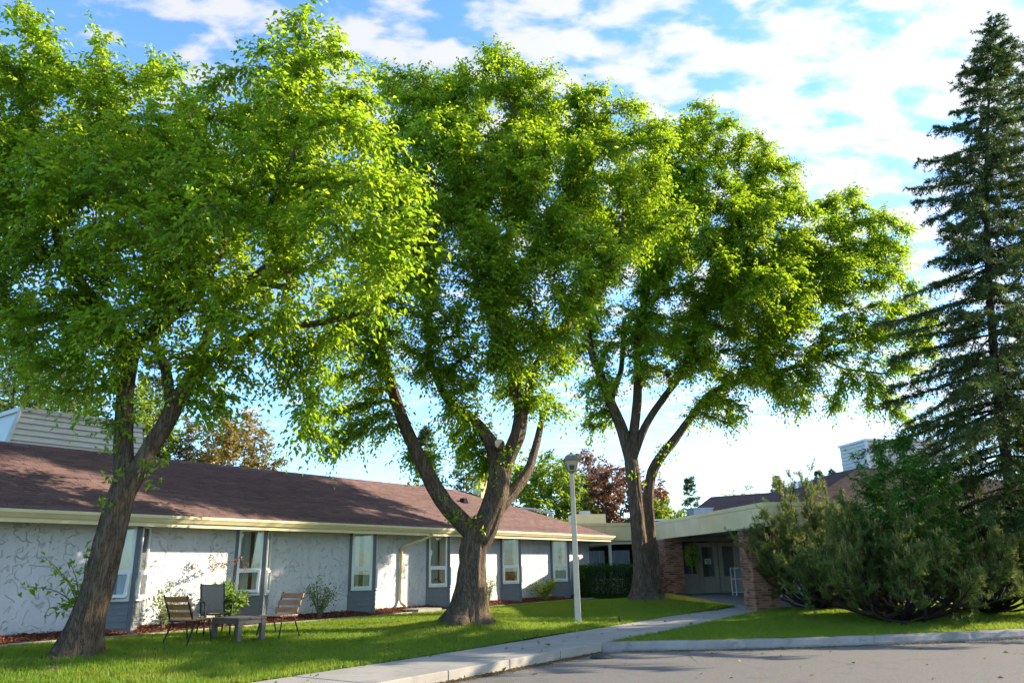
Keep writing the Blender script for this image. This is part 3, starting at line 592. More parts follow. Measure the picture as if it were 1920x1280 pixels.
# ------------------------------------------------------------------ entrance block at 45 degrees
def Q(o, a, b, z): return np.asarray(o)+DA*a+DB*b+np.array([0, 0, z])
EO = np.array([7.5, 23.5, 0])                             # fascia corner nearest the road; a runs to the back, b to the side
ent = thing('entrance_building', EO, 'flat roofed entrance block with deep cream fascia over shaded doors', 'building')
ez = np.array([0, 0, 1.0]); LA = 9.7
FZ0, FZ1 = 2.64, 3.36
mb = MB(); mb.frame_box(EO, DB, DA, ez, .05, 9, .05, LA+8, FZ0+.12, FZ1-.1); mb.frame_box(EO, DB, DA, ez, -4.5, .04, LA+.30, LA+7.9, FZ0+.12, FZ1-.1); obj('roof_slab', mb, SOFFIT, ent)
def panels(o, d, nrm, length, w, name='fascia_panel'):
    k = 0; s = 0
    while s < length-.05:
        e = min(s+w, length); m = MB(); m.frame_box(o, d, nrm, ez, s+.006, e-.006, -.05, .012+random.uniform(0, .006), FZ0, FZ1-.13); obj(name, m, CREAMP, ent)
        m = MB(); m.frame_box(o, d, nrm, ez, s+.004, e-.004, -.08, .035, FZ1-.125, FZ1); obj('coping', m, CREAMP, ent); s = e
panels(EO+DB*.0, DA, -DB, LA, 1.22)
panels(EO, DB, -DA, 9.0, 1.22)
panels(EO+DA*(LA+.2)-DB*4.5, DB, -DA, 4.45, 1.22)
# brick pillars
def brick_pillar(name, o, w, dpt, z0, z1):
    mbm = MB(); mbm.frame_box(o, DB, DA, ez, .012, w-.012, .012, dpt-.012, z0-.2, z1); pil = obj(name, mbm, MORTAR, ent)
    m = MB(); T = []; ch = .075; k = 0; z = z0
    while z < z1-.05:
        for (axis, length, fixed, other) in ((0, w, 0, dpt), (0, w, 1, dpt), (1, dpt, 0, w), (1, dpt, 1, w)):
            s = -(.105 if k % 2 else 0.0)
            while s < length:
                a0, a1 = max(s, 0)+.005, min(s+.21, length)-.005; s += .21
                if a1-a0 < .03: continue
                e = random.uniform(0, .005); t0, t1 = (-e, .06) if fixed == 0 else (other-.06, other+e)
                if axis == 0: m.frame_box(o, DB, DA, ez, a0, a1, t0, t1, z+.005, z+ch-.006)
                else: m.frame_box(o, DB, DA, ez, t0-.001, t1+.001, a0, a1, z+.0055, z+ch-.0065)
                T += [random.random()]*8
        z += ch; k += 1
    br = obj('brickwork', m, BRICK, pil); br['kind'] = 'stuff'; at = br.data.attributes.new('tone', 'FLOAT', 'POINT'); at.data.foreach_set('value', np.array(T, np.float32))
    m = MB(); m.frame_box(o, DB, DA, ez, -.03, w+.03, -.03, dpt+.03, z1, z1+.05); obj('pillar_cap', m, MORTAR, pil)
    return pil
brick_pillar('brick_pillar', EO+DA*.25-DB*.45, .8, .75, .2, 2.58)
brick_pillar('brick_pillar', EO+DA*8.5-DB*.02, .75, 1.0, .4, 2.58)
# porch floor, yellow ramp kerb
mb = MB(); mb.hexa([Q(EO, -.3, -.05, -.05), Q(EO, -.3, 7, -.05), Q(EO, LA+.6, 7, -.05), Q(EO, LA+.6, -.05, -.05), Q(EO, -.3, -.05, .262), Q(EO, -.3, 7, .262), Q(EO, LA+.6, 7, .47), Q(EO, LA+.6, -.05, .47)]); obj('porch_floor', mb, CONC, ent)
mb = MB(); mb.hexa([Q(EO, 2.6, -.14, 0), Q(EO, 2.6, .02, 0), Q(EO, 8.6, .02, 0), Q(EO, 8.6, -.14, 0), Q(EO, 2.6, -.14, .33), Q(EO, 2.6, .02, .33), Q(EO, 8.6, .02, .54), Q(EO, 8.6, -.14, .54)]); obj('ramp_kerb', mb, YELLOW, ent)
# back wall with doors
BW = LA-.1
o = EO+DA*BW+DB*.6
mb = MB(); mb.frame_box(o, DB, DA, ez, 0, .22, 0, .12, .4, FZ0+.1); mb.frame_box(o, DB, DA, ez, 1.12, 1.2, 0, .12, .4, FZ0+.1); mb.frame_box(o, DB, DA, ez, .22, 4.6, 0, .12, 2.55, FZ0+.1); mb.frame_box(o, DB, DA, ez, .22, 1.12, 0, .12, .4, 1.25); mb.frame_box(o, DB, DA, ez, 3.05, 3.2, 0, .12, .4, FZ0+.1); obj('porch_wall', mb, DOORM, ent)
m = MB(); m.frame_box(o, DB, DA, ez, .22, 1.12, .05, .056, 1.25, 2.55); obj('pane', m, GLASS, ent)
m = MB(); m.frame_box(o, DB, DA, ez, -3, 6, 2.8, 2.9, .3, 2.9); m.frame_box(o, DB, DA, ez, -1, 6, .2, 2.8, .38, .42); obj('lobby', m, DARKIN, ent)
m = MB(); m.tube([o+DB*.95+DA*.12+ez*.42, o+DB*.95+DA*.12+ez*2.5], .05, 8); obj('drape', m, DRAPE, ent)
def door(s0, s1, paper):
    z0, z1 = .47, 2.5; m = MB(); st = .2
    for (a, b, c, d) in ((s0, s0+st, z0, z1), (s1-st, s1, z0, z1), (s0+st, s1-st, z0, 1.12), (s0+st, s1-st, 2.32, z1)): m.frame_box(o, DB, DA, ez, a+.006, b-.006 if b == s1 else b, .03, .08, c, d)
    dr = obj('door', m, DOORM, ent); m = MB(); m.frame_box(o, DB, DA, ez, s0+st, s1-st, .05, .056, 1.12, 2.32); obj('pane', m, GLASS, dr)
    m = MB(); m.tube([o+DB*(s1-.11)-DA*.03+ez*1.25, o+DB*(s1-.11)-DA*.06+ez*1.3, o+DB*(s1-.11)-DA*.06+ez*1.5, o+DB*(s1-.11)-DA*.03+ez*1.55], .014, 8); obj('handle', m, STEEL, dr)
    if paper:
        m = MB(); c = (s0+s1)/2; m.frame_box(o, DB, DA, ez, c-.15, c+.14, .044, .048, 1.62, 1.84); nt_ = obj('notice', m, PAPER, dr)
        m = MB(); m.frame_box(o, DB, DA, ez, c-.10, c+.09, .0405, .0425, 1.77, 1.785)
        for (a, b, zz) in ((-.1, .02, 1.74), (-.1, .08, 1.715)): m.frame_box(o, DB, DA, ez, c+a, c+b, .0405, .0425, zz, zz+.009)
        m.frame_box(o, DB, DA, ez, c-.02, c+.05, .0405, .0425, 1.645, 1.695); obj('print', m, INK, dr)
door(1.22, 2.12, True); door(2.14, 3.04, False)
m = MB(); m.frame_box(o, DB, DA, ez, 3.2, 4.6, .05, .056, .5, 2.55); obj('pane', m, GLASS, ent)
# side wall of the porch with clapboards and tall windows
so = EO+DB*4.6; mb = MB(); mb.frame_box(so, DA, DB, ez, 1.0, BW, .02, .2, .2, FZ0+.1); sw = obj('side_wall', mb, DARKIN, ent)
for k in range(7): m = MB(); z = .42+k*.13; m.hexa([so+DA*x+DB*y+ez*zz for zz, y0 in ((z, -.03), (z+.127, -.012)) for x, y in ((1.0, y0), (BW, y0), (BW, .02), (1.0, .02))]); obj('board', m, SIDING, sw)
for s0 in (5.2, 6.5, 7.8):
    m = MB()
    for (a, b, c, d) in ((s0, s0+.1, 1.34, 2.5), (s0+1.0, s0+1.1, 1.34, 2.5), (s0+.1, s0+1.0, 2.4, 2.5), (s0+.1, s0+1.0, 1.34, 1.42), (s0+.1, s0+1.0, 1.9, 1.98)): m.frame_box(so, DA, DB, ez, a, b, -.05, .02, c, d)
    wf = obj('window_frame', m, SIDING, ent); m = MB(); m.frame_box(so, DA, DB, ez, s0+.1, s0+1.0, -.015, -.01, 1.42, 2.4); obj('pane', m, GLASS, wf)
mb = MB(); mb.box(*(EO+DA*5.2+DB*1.6+ez*2.68), .3, .3, .14, R_(10)); tag(obj('porch_lamp', mb, BLACK, ent))
# link with strip windows between wing and entrance
lo = EO+DA*(LA+.3)-DB*4.4; mb = MB(); mb.frame_box(lo, DB, DA, ez, 0, 4.4, .1, .25, .3, 1.05); mb.frame_box(lo, DB, DA, ez, 0, 4.4, .1, .25, 2.58, FZ0+.15); lw = obj('link_wall', mb, SIDING, ent)
for k in range(5): m = MB(); z = .42+k*.126; m.hexa([lo+DB*x+DA*y+ez*zz for zz, y0 in ((z, .06), (z+.122, .085)) for x, y in ((0, y0), (4.4, y0), (4.4, .1), (0, .1))]); obj('board', m, SIDING, lw)
xs = [0, 1.0, 1.42, 2.55, 3.65, 4.4]
for a, b in zip(xs, xs[1:]):
    m = MB()
    for (s0, s1, z0, z1) in ((a+.0, a+.06, 1.05, 2.58), (b-.05, b-.002, 1.05, 2.58), (a+.06, b-.05, 2.5, 2.58), (a+.06, b-.05, 1.05, 1.13)): m.frame_box(lo, DB, DA, ez, s0, s1, .05, .2, z0, z1)
    if b-a < .5: m.frame_box(lo, DB, DA, ez, a+.06, b-.05, .06, .18, 1.78, 1.84)
    wf = obj('window_frame', m, WHITE, ent); m = MB(); m.frame_box(lo, DB, DA, ez, a+.06, b-.05, .12, .126, 1.13, 2.5); obj('pane', m, GLASS, wf)
    V = []; F = []
    for k in range(31): s = a+.08+(b-a-.3)*k/30; y = .22+.03*math.sin(k*1.4); V += [tuple(lo+DB*s+DA*y+ez*1.0-ORG[ent.name]), tuple(lo+DB*s+DA*y+ez*2.25-ORG[ent.name])]
    for k in range(30): F += [2*k, 2*k+2, 2*k+3, 2*k+1]
    obj('curtain', np_mesh('curtain', np.array(V), np.array(F), 4, smooth=True), CURTB if a > .5 else CURTW, wf)
m = MB(); m.frame_box(lo, DB, DA, ez, -1, 4.4, 3.0, 3.1, .3, 2.7); m.frame_box(lo, DB, DA, ez, -1, 4.4, .3, 3, .4, .45); obj('link_room', m, INTER, ent)

# ------------------------------------------------------------------ main hall behind, hipped roof with rooftop box
AP = np.array([17.3, 38.0, 0]); HW = 9.3; zE, zA = 3.38, 6.18
hall = thing('main_hall', AP, 'large hall with hipped purple brown shingle roof behind the entrance', 'building')
cr = [AP-DA*HW-DB*HW, AP-DA*HW+DB*HW, AP+DA*HW+DB*HW, AP+DA*HW-DB*HW]; top = AP+ez*zA
top4 = [AP+(-DA*s1-DB*s2)*.9+ez*(zA-.27) for s1, s2 in ((1, 1), (1, -1), (-1, -1), (-1, 1))]
planes = [(cr[k]+ez*zE, cr[(k+1) % 4]+ez*zE, top4[k], top4[(k+1) % 4]) for k in range(4)]
# lower roof reaching out to the side
g0 = at_Y(1334, 931, 41.0); g1 = at_Y(1520, 918, 38.5); dl = (g1-g0); dl[2] = 0; dl /= np.linalg.norm(dl); pn = np.array([dl[1], -dl[0], 0])
planes.append((g0+pn*4.6-dl*1.2+ez*(-1.95), g1+pn*4.6+ez*(-1.95), g0, g1))
roof_obj('roof', planes, ORG[hall.name], hall)
mb = MB(); mb.v = [tuple(c+ez*(zE-.02)) for c in cr]+[tuple(t-ez*.03) for t in top4]; mb.f = [(0, 1, 5, 4), (1, 2, 6, 5), (2, 3, 7, 6), (3, 0, 4, 7), (4, 5, 6, 7)]
n0 = len(mb.v); mb.v += [tuple(x) for x in (g0+pn*4.58-dl*1.2+ez*(-1.97), g1+pn*4.58+ez*(-1.97), g1-ez*.02, g0-ez*.02, g0-pn*4.6-dl*1.2-ez*1.95, g1-pn*4.6-ez*1.95)]; mb.f += [(n0, n0+1, n0+2, n0+3), (n0+3, n0+2, n0+5, n0+4), (n0, n0+3, n0+4)]; obj('roof_deck', mb, SHINGLE, hall)
mb = MB(); mb.frame_box(AP, DB, DA, ez, -HW+.6, HW+6, -HW+.6, HW-.6, -.1, zE-.05); obj('wall', mb, PALE, hall)
mb = MB(); mb.frame_box(AP, DB, DA, ez, -HW-.05, HW, -HW-.12, -HW-.02, zE-.25, zE+.02); obj('fascia', mb, CREAMP, hall)
for s in (-5, -2, 1, 4):
    m = MB()
    for (a, b, c, d) in ((s, s+.08, 1.0, 2.4), (s+1.3, s+1.38, 1.0, 2.4), (s+.08, s+1.3, 2.32, 2.4), (s+.08, s+1.3, 1.0, 1.08)): m.frame_box(AP-DA*(HW-.6), DB, DA, ez, a, b, -.05, .03, c, d)
    wf = obj('window_frame', m, WHITE, hall); m = MB(); m.frame_box(AP-DA*(HW-.6), DB, DA, ez, s+.08, s+1.3, -.02, -.01, 1.08, 2.32); obj('pane', m, GLASS, wf)
# rooftop box, one corner towards the walk
rb = thing('roof_box', top, 'pale clapboard rooftop box standing on the peak of the hall roof', 'roof box')
c0 = at_Y(1630, 872, 37.0); c0[2] = 0; zb0, zb1 = 5.5, 1.55+(7.32-1.55)
d1 = DA; d2 = DB; w1, w2 = 2.2, 4.4
mb = MB(); mb.frame_box(c0, d2, d1, ez, .03, w2, .03, w1, 5.0, zb1-.03); obj('core', mb, SIDING, rb)
nb = 9; hb = (zb1-.1-5.6)/nb
for k in range(nb):
    z = 5.6+k*hb
    for (d, nn, w) in ((d2, -d1, w2), (d1, -d2, w1)):
        m = MB(); m.hexa([c0+d*x+nn*y+ez*zz for zz, yo in ((z, .02), (z+hb-.012, -.008)) for x, y in ((.04, yo), (w, yo), (w, -.05), (.04, -.05))]); obj('board', m, SIDING, rb)
m = MB(); m.frame_box(c0, d2, d1, ez, -.07, w2+.05, -.07, w1+.05, zb1-.1, zb1); obj('cap', m, WHITE, rb); m = MB(); m.frame_box(c0, d2, d1, ez, -.045, .06, -.045, .06, 5.4, zb1-.1); obj('corner_trim', m, WHITE, rb)
# roof-top plant
def rooftop(name, lab, cat, px, py, Y, build):
    p = at_Y(px, py, Y); t = thing(name, p, lab, cat); build(p, t); return t
def vent_b(p, t): m = MB(); m.lathe(p-ez*1.0, [(.42, 0), (.42, 1.0)], 20); obj('drum', m, STEEL, t, smooth=False); m = MB(); m.lathe(p+ez*.0, [(.5, 0), (.5, .18), (.44, .24)], 20); obj('cap', m, STEEL, t)
rooftop('roof_vent', 'round galvanised vent drum on the hall roof', 'vent', 1503, 912, 37.5, vent_b)
def duct_b(p, t): m = MB(); m.box(p[0], p[1], p[2]-.5, 1.0, .9, 1.3, R_(10)); obj('duct_body', m, STEEL, t); m = MB(); m.box(p[0], p[1], p[2]+.17, 1.1, 1.0, .05, R_(10)); obj('duct_cap', m, STEEL, t)
rooftop('roof_duct', 'bluish sheet metal duct box at the end of the purple roof', 'duct', 1312, 960, 39.0, duct_b)
def sky_b(p, t): m = MB(); m.box(p[0], p[1], p[2]-.3, .75, .6, .5, R_(10)); obj('curb_box', m, BLACK, t); m = MB(); m.box(p[0], p[1], p[2]-.02, .85, .7, .07, R_(10)); obj('lid', m, WHITE, t)
for px, lab in ((1240, 'small dark roof hatch with white lid hard behind the twin-trunked elm'), (1264, 'small dark roof hatch with white lid between the other hatch and the bluish duct')): rooftop('roof_hatch', lab, 'roof hatch', px, 974, 36.5, sky_b)['group'] = 'roof hatches on the flat roof'
def unit_b(p, t):
    m = MB(); m.box(p[0], p[1], p[2]-.6, 1.5, 1.2, 1.3, R_(10)); obj('housing', m, CREAMP, t); m = MB(); m.box(p[0]+.82, p[1]-.3, p[2]-.35, .14, .14, 1.3); obj('flue', m, BLACK, t); m = MB(); m.box(p[0]-.1, p[1], p[2]+.13, .5, .5, .2); obj('fan_cowl', m, STEEL, t)
rooftop('rooftop_unit', 'cream rooftop air unit with dark flue behind the wing hip', 'air unit', 1100, 967, 37.0, unit_b)
def chim_b(p, t): m = MB(); m.box(p[0], p[1], p[2]-1.6, .62, .62, 3.2, R_(36)); obj('stack', m, CREAMP, t); m = MB(); m.box(p[0], p[1], p[2]+.03, .74, .74, .1, R_(36)); obj('cap', m, CREAMP, t)
rooftop('chimney', 'cream boxed chimney rising behind the wing ridge', 'chimney', 906, 893, 31.5, chim_b)

# ------------------------------------------------------------------ trees
from mathutils import noise as mnoise
FWD = -RM[:, 2]
def cam_depth(p): return float(np.dot(np.asarray(p)-CP, FWD))
def px_r(w, p): return .5*w*cam_depth(p)/FPX
def smooth_path(pts, rad, step):
    pts = np.asarray(pts, float); rad = np.asarray(rad, float); d = np.r_[0, np.cumsum(np.linalg.norm(np.diff(pts, axis=0), axis=1))]
    n = max(3, int(d[-1]/step)+1); t = np.linspace(0, d[-1], n)
    m = np.gradient(pts, d, axis=0); out = []
    for tt in t:
        i = min(max(np.searchsorted(d, tt)-1, 0), len(d)-2); h = d[i+1]-d[i]; s = (tt-d[i])/h
        out.append((2*s**3-3*s**2+1)*pts[i]+(s**3-2*s**2+s)*h*m[i]+(-2*s**3+3*s**2)*pts[i+1]+(s**3-s**2)*h*m[i+1])
    return np.array(out), np.interp(t, d, rad)
def bark_tube(mb, pts, rad, seed, flare=0.0, gz=None, n=60):
    """a knobbly furrowed limb"""
    pts, rad = smooth_path(pts, rad, .07 if rad[0] > .12 else .12); m = len(pts); tg = np.gradient(pts, axis=0); tg /= np.linalg.norm(tg, axis=1)[:, None]
    x = np.array([1.0, 0, 0]); base = len(mb.v); n = n if rad[0] > .12 else 16
    L = np.r_[0, np.cumsum(np.linalg.norm(np.diff(pts, axis=0), axis=1))]
    for i in range(m):
        x = x-tg[i]*np.dot(x, tg[i]); x /= np.linalg.norm(x); y = np.cross(tg[i], x)
        for k in range(n):
            a = 2*math.pi*k/n; r = rad[i]; ca, sa = math.cos(a), math.sin(a)
            nz = mnoise.noise(Vector((ca*2.6+seed, sa*2.6, L[i]*.9)))*.10+mnoise.noise(Vector((ca*1.1, sa*1.1+seed, L[i]*.8)))*.12+(abs(mnoise.noise(Vector((ca*5.2, sa*5.2+seed, L[i]*.75))))-.15)*.20+(abs(mnoise.noise(Vector((ca*11, sa*11+seed, L[i]*2.0))))-.15)*.10
            rr = r*(1+nz)
            if flare: hgt = max(0.0, pts[i][2]-gz); rr *= 1+flare*math.exp(-hgt/.30)*(1+.45*math.cos(5*a+seed)+.25*math.cos(3*a+2*seed))
            mb.v.append(tuple(pts[i]+rr*(x*ca+y*sa)))
    for i in range(m-1):
        for k in range(n): k2 = (k+1) % n; mb.f.append((base+i*n+k, base+i*n+k2, base+(i+1)*n+k2, base+(i+1)*n+k))
    mb.f.append(tuple(base+(m-1)*n+k for k in range(n)))
def colonize(limb_paths, attract, step=.28, kill=.5, infl=6.0, iters=70):
    pos = []; par = []; rad0 = []
    for pts, rads in limb_paths:
        q, r = smooth_path(pts, rads, step); start = -1
        if pos: dd = np.linalg.norm(np.array(pos)-q[0], axis=1); start = int(dd.argmin())
        for i in range(len(q)): pos.append(q[i]); par.append(start if i == 0 else len(pos)-2); rad0.append(r[i])
    pos = [np.asarray(p) for p in pos]; A = attract.copy()
    Pn = np.array(pos); D = np.full(len(A), 1e9); I = np.zeros(len(A), int)
    for s in range(0, len(Pn), 200):
        dm = np.linalg.norm(A[:, None]-Pn[None, s:s+200], axis=2); j = dm.argmin(1); d = dm[np.arange(len(A)), j]; u = d < D; D[u] = d[u]; I[u] = j[u]+s
    rg = np.random.default_rng(3)
    for it in range(iters):
        keep = D > kill; A = A[keep]; D = D[keep]; I = I[keep]
        if len(A) == 0: break
        act = D < infl; ids = np.unique(I[act]); new = []; newp = []
        if len(ids) == 0: break
        P_ = np.array(pos)
        vec = A-P_[I]; vec /= np.linalg.norm(vec, axis=1)[:, None]+1e-9
        acc = np.zeros((len(P_), 3)); np.add.at(acc, I[act], vec[act])
        for i in ids:
            v = acc[i]; nv = np.linalg.norm(v)
            if nv < 1e-3: continue
            v = v/nv+rg.normal(0, .16, 3)
            if par[i] >= 0: pv = P_[i]-P_[par[i]]; v = v+.35*pv/(np.linalg.norm(pv)+1e-9)
            v /= np.linalg.norm(v); new.append(P_[i]+v*step); newp.append(int(i))
        if not new: break
        b = len(pos); pos += new; par += newp; rad0 += [0.0]*len(new); NN = np.array(new)
        dm = np.linalg.norm(A[:, None]-NN[None], axis=2); j = dm.argmin(1); d = dm[np.arange(len(A)), j]; u = d < D; D[u] = d[u]; I[u] = j[u]+b
    return np.array(pos), np.array(par), np.array(rad0)
def branch_radii(pos, par, rad0, tip=.006, e=2.25):
    n = len(pos); acc = np.zeros(n); cnt = np.zeros(n, int)
    for i in range(n-1, -1, -1):
        r = acc[i]**(1/e) if cnt[i] else tip
        if rad0[i] > 0: r = rad0[i] if rad0[i] > r else min(r, rad0[i]*1.15)
        acc[i] = r**e
        if par[i] >= 0: acc[par[i]] += acc[i]; cnt[par[i]] += 1
    return acc**(1/e), cnt
def branch_mesh(pos, par, rad, rad0, rmin=0.0):
    mb = MB(); n = len(pos); kids = [[] for _ in range(n)]
    for i in range(n):
        if par[i] >= 0: kids[par[i]].append(i)
    starts = [i for i in range(n) if rad0[i] == 0 and par[i] >= 0 and (rad0[par[i]] > 0)]
    st = list(starts)
    while st:
        i = st.pop(); chain = [par[i], i]
        while True:
            k = sorted(kids[chain[-1]], key=lambda q: -rad[q])
            if not k: break
            chain.append(k[0]); st += k[1:]
        r = rad[chain].copy(); r[0] = min(r[0], r[1]*1.1)
        if r[1] < rmin: continue
        mb.tube(pos[chain], r, 7 if r[1] > .03 else 4, caps=False)
    return mb
def blob_points(blobs, dens, seed, shell=.5):
    rg = np.random.default_rng(seed); out = []
    for (px, py, Y, r) in blobs:
        c = at_Y(px, py, Y); n = max(8, int(dens*4.19*r**3)); d = rg.normal(size=(n, 3)); d /= np.linalg.norm(d, axis=1)[:, None]
        out.append(c+d*r*(rg.uniform(size=(n, 1))**(1/3))*np.array([1, 1, .9]))
    return np.concatenate(out)
def twig_leaves(pos, par, rad, nleaf, L, W, seed, rmax=.022, tl=(.3, .75), per=9, quad=4, droop=.5, hang=.35):
    rg = np.random.default_rng(seed); cand = np.where((rad < rmax) & (par >= 0))[0]; nt = int(nleaf/per); c = rg.choice(cand, nt)
    bd = pos[c]-pos[par[c]]; bd /= np.linalg.norm(bd, axis=1)[:, None]+1e-9
    o = pos[c]-bd*rg.uniform(0, .28, (nt, 1)); d = bd*.55+rg.normal(0, .55, (nt, 3))+np.array([0, 0, .05]); d /= np.linalg.norm(d, axis=1)[:, None]
    ln = rg.uniform(*tl, nt); side = np.cross(d, np.array([0, 0, 1.0])); side /= np.linalg.norm(side, axis=1)[:, None]+1e-9
    tone = np.clip(rg.normal(.5, .25, nt), 0, 1); ps, ds, ns, ts = [], [], [], []
    for k in range(per):
        t = (k+.6)/per*ln; p = o+d*t[:, None]; p[:, 2] -= droop*t*t
        sg = 1 if k % 2 else -1; ld = d*.55+side*sg*.75+np.array([0, 0, -hang])+rg.normal(0, .28, (nt, 3))
        ps.append(p); ds.append(ld); ns.append(np.array([0, 0, 1.0])+rg.normal(0, .42, (nt, 3))); ts.append(tone)
    p, d_, n_, t_ = (np.concatenate(x) for x in (ps, ds, ns, ts))
    tw = np.stack([o, o+d*ln[:, None]-np.array([0, 0, 1.0])*(droop*ln*ln)[:, None]], 1)
    return leaves_at(p, d_, L, W, rg, quad, nrm=n_, tone=t_), tw
def limb(spec):
    pts = np.array([at_Y(a, b, Y) for a, b, Y, w in spec]); r = .88*np.array([px_r(w, p) for (a, b, Y, w), p in zip(spec, pts)]); return pts, r
def elm(name, label, base, limbs, blobs, dens, nleaf, L, W, seed, quad, flare, extra=None):
    gz = float(ground_z(*base)); t = thing(name, (base[0], base[1], gz), label, 'tree', 'old elms on the lawn')
    paths = [limb(s) for s in limbs]; p0, r0 = paths[0]; p0 = np.vstack([[p0[0][0], p0[0][1], gz-.25], p0]); r0 = np.r_[r0[0]*1.02, r0]; paths[0] = (p0, r0)
    dense = []
    for k, (q, r) in enumerate(paths):                   # limbs start inside the stem they spring from
        if k:
            best = min(((float(np.linalg.norm(dq-q[0], axis=1).min()), j) for j, (dq, dr_) in enumerate(dense)))[1]; dq, dr_ = dense[best]; i = int(np.linalg.norm(dq-q[0], axis=1).argmin()); st_ = dq[1]-dq[0]; back = max(0, i-max(2, int(.45/np.linalg.norm(st_))))
            if i > back: q = np.vstack([dq[back], q]); r = np.r_[min(dr_[back]*.7, r[0]), r]; paths[k] = (q, r)
        dense.append(smooth_path(q, r, .1))
    A = blob_points(blobs, dens, seed); pos, par, rad0 = colonize(paths, A); rad, cnt = branch_radii(pos, par, rad0)
    mb = MB()
    for k, (q, r) in enumerate(paths):
        bark_tube(mb, q, r, seed+k*3.1, flare if k == 0 else 0, gz)
    trunk = obj('trunk', mb, BARK, t, smooth=True)
    br = obj('branches', branch_mesh(pos, par, rad, rad0), BARK, t, smooth=True)
    lv, tw = twig_leaves(pos, par, rad, nleaf, L, W, seed, quad=quad)
    leaf_obj('crown', lv, ELM, t)
    # fine twigs carrying the leaves
    a, b = tw[:, 0], tw[:, 1]; x = rng.normal(size=a.shape); x = np.cross(b-a, x); x /= np.linalg.norm(x, axis=1)[:, None]; w = .004
    V = np.stack([a+x*w, a-x*w, b], 1).reshape(-1, 3); F = np.arange(len(V)); twm = np_mesh('twigs', V-ORG[t.name], F, 3); to = obj('twigs', twm, TWIG, t); to['kind'] = 'stuff'
    return t, trunk, pos, par, rad
Y1 = 12.93
limbs1 = [
 [(140, 1240, Y1, 72), (166, 1150, Y1, 63), (190, 1070, Y1, 60), (212, 990, Y1, 56), (228, 930, Y1, 51), (238, 890, Y1, 46), (242, 868, Y1, 30)],
 [(231, 920, Y1, 40), (231, 860, Y1, 38), (232, 790, Y1, 35), (238, 715, Y1, 31), (258, 645, Y1-.1, 26), (311, 605, 12.6, 19), (367, 560, 12.2, 15), (410, 480, 11.8, 12), (430, 400, 11.6, 9)],
 [(245, 905, Y1, 38), (272, 855, Y1, 34), (305, 803, Y1, 33), (340, 740, Y1, 32), (368, 690, Y1, 29), (400, 600, 12.7, 18), (440, 545, 12.3, 15), (500, 500, 11.9, 12)],
 [(362, 700, Y1, 24), (405, 665, Y1, 23), (450, 640, 12.9, 20), (505, 618, 12.8, 17), (600, 605, 12.7, 13), (690, 585, 12.4, 9)],
 [(240, 700, Y1, 24), (225, 615, 12.9, 25), (161, 545, 12.8, 24), (120, 480, 12.6, 20), (98, 400, 12.5, 16), (70, 300, 12.4, 11)],
 [(190, 575, 12.85, 14), (124, 590, 13.1, 15), (60, 605, 13.3, 12), (-20, 640, 13.6, 9)],
 [(318, 785, 12.9, 20), (318, 740, 12.9, 21), (310, 690, 13.0, 20), (290, 640, 13.3, 15), (300, 560, 13.6, 12)],
 [(470, 530, 12.0, 11), (543, 531, 11.6, 14), (520, 480, 11.5, 14), (502, 400, 11.4, 12), (536, 334, 11.3, 10), (560, 250, 11.3, 8), (570, 130, 11.4, 5)],
 [(110, 440, 12.55, 11), (180, 330, 12.4, 9), (215, 220, 12.6, 6)]]
blobs1 = [(40, 170, 12.5, 1.3), (-90, 330, 12.5, 1.9), (70, 400, 12.2, 1.5), (230, 350, 11.8, 1.5), (215, 220, 12.8, 1.0), (390, 250, 11.5, 1.25), (420, 410, 11.2, 1.5), (560, 140, 11.4, 1.15), (600, 270, 11.1, 1.25), (670, 370, 10.7, 1.0), (715, 450, 10.5, .75), (560, 450, 11.2, 1.2), (650, 190, 11.8, .8),
 (300, 500, 12, 1.4), (110, 560, 12.6, 1.3), (-60, 560, 13, 1.4), (470, 560, 12.1, .9), (610, 560, 12.5, .8), (575, 40, 11.4, .55), (50, 50, 12.5, .6), (195, 100, 12.7, .35), (300, 630, 12.5, .6), (150, 670, 13, .7), (735, 320, 11, .65), (560, 670, 12.9, .4), (-150, 150, 13, 1.8), (-200, 450, 13, 2.0), (215, 690, 12.7, .35), (182, 800, 12.6, .24), (430, 640, 12.6, .5), (480, 700, 12.8, .35), (330, 330, 13.8, 1.6), (120, 250, 14.2, 1.6), (500, 330, 13.6, 1.5), (-30, 700, 13.2, .6), (690, 265, 11.3, .8), (300, 600, 11.4, .75), (420, 600, 11.5, .7), (200, 620, 11.7, .75), (520, 615, 11.7, .5), (90, 680, 12.2, .7), (380, 690, 12.4, .4), (560, 760, 13.0, .28), (620, 640, 12.4, .5), (770, 400, 10.6, .55), (300, 180, 12.6, .8), (480, 200, 12.0, 1.0), (193, 55, 12.7, .16), (195, 110, 12.7, .2), (200, 165, 12.7, .3), (265, 110, 12.6, .22), (345, 150, 12.3, .3), (590, 830, 13.0, .22), (450, 760, 12.8, .25)]
elm1, trunk1, *_ = elm('elm_tree', 'elm with strongly leaning dark trunk beside the patio chairs', T1, limbs1, blobs1, 9, 160000, .118, .066, 21, 2, .42)
Y2 = 18.2
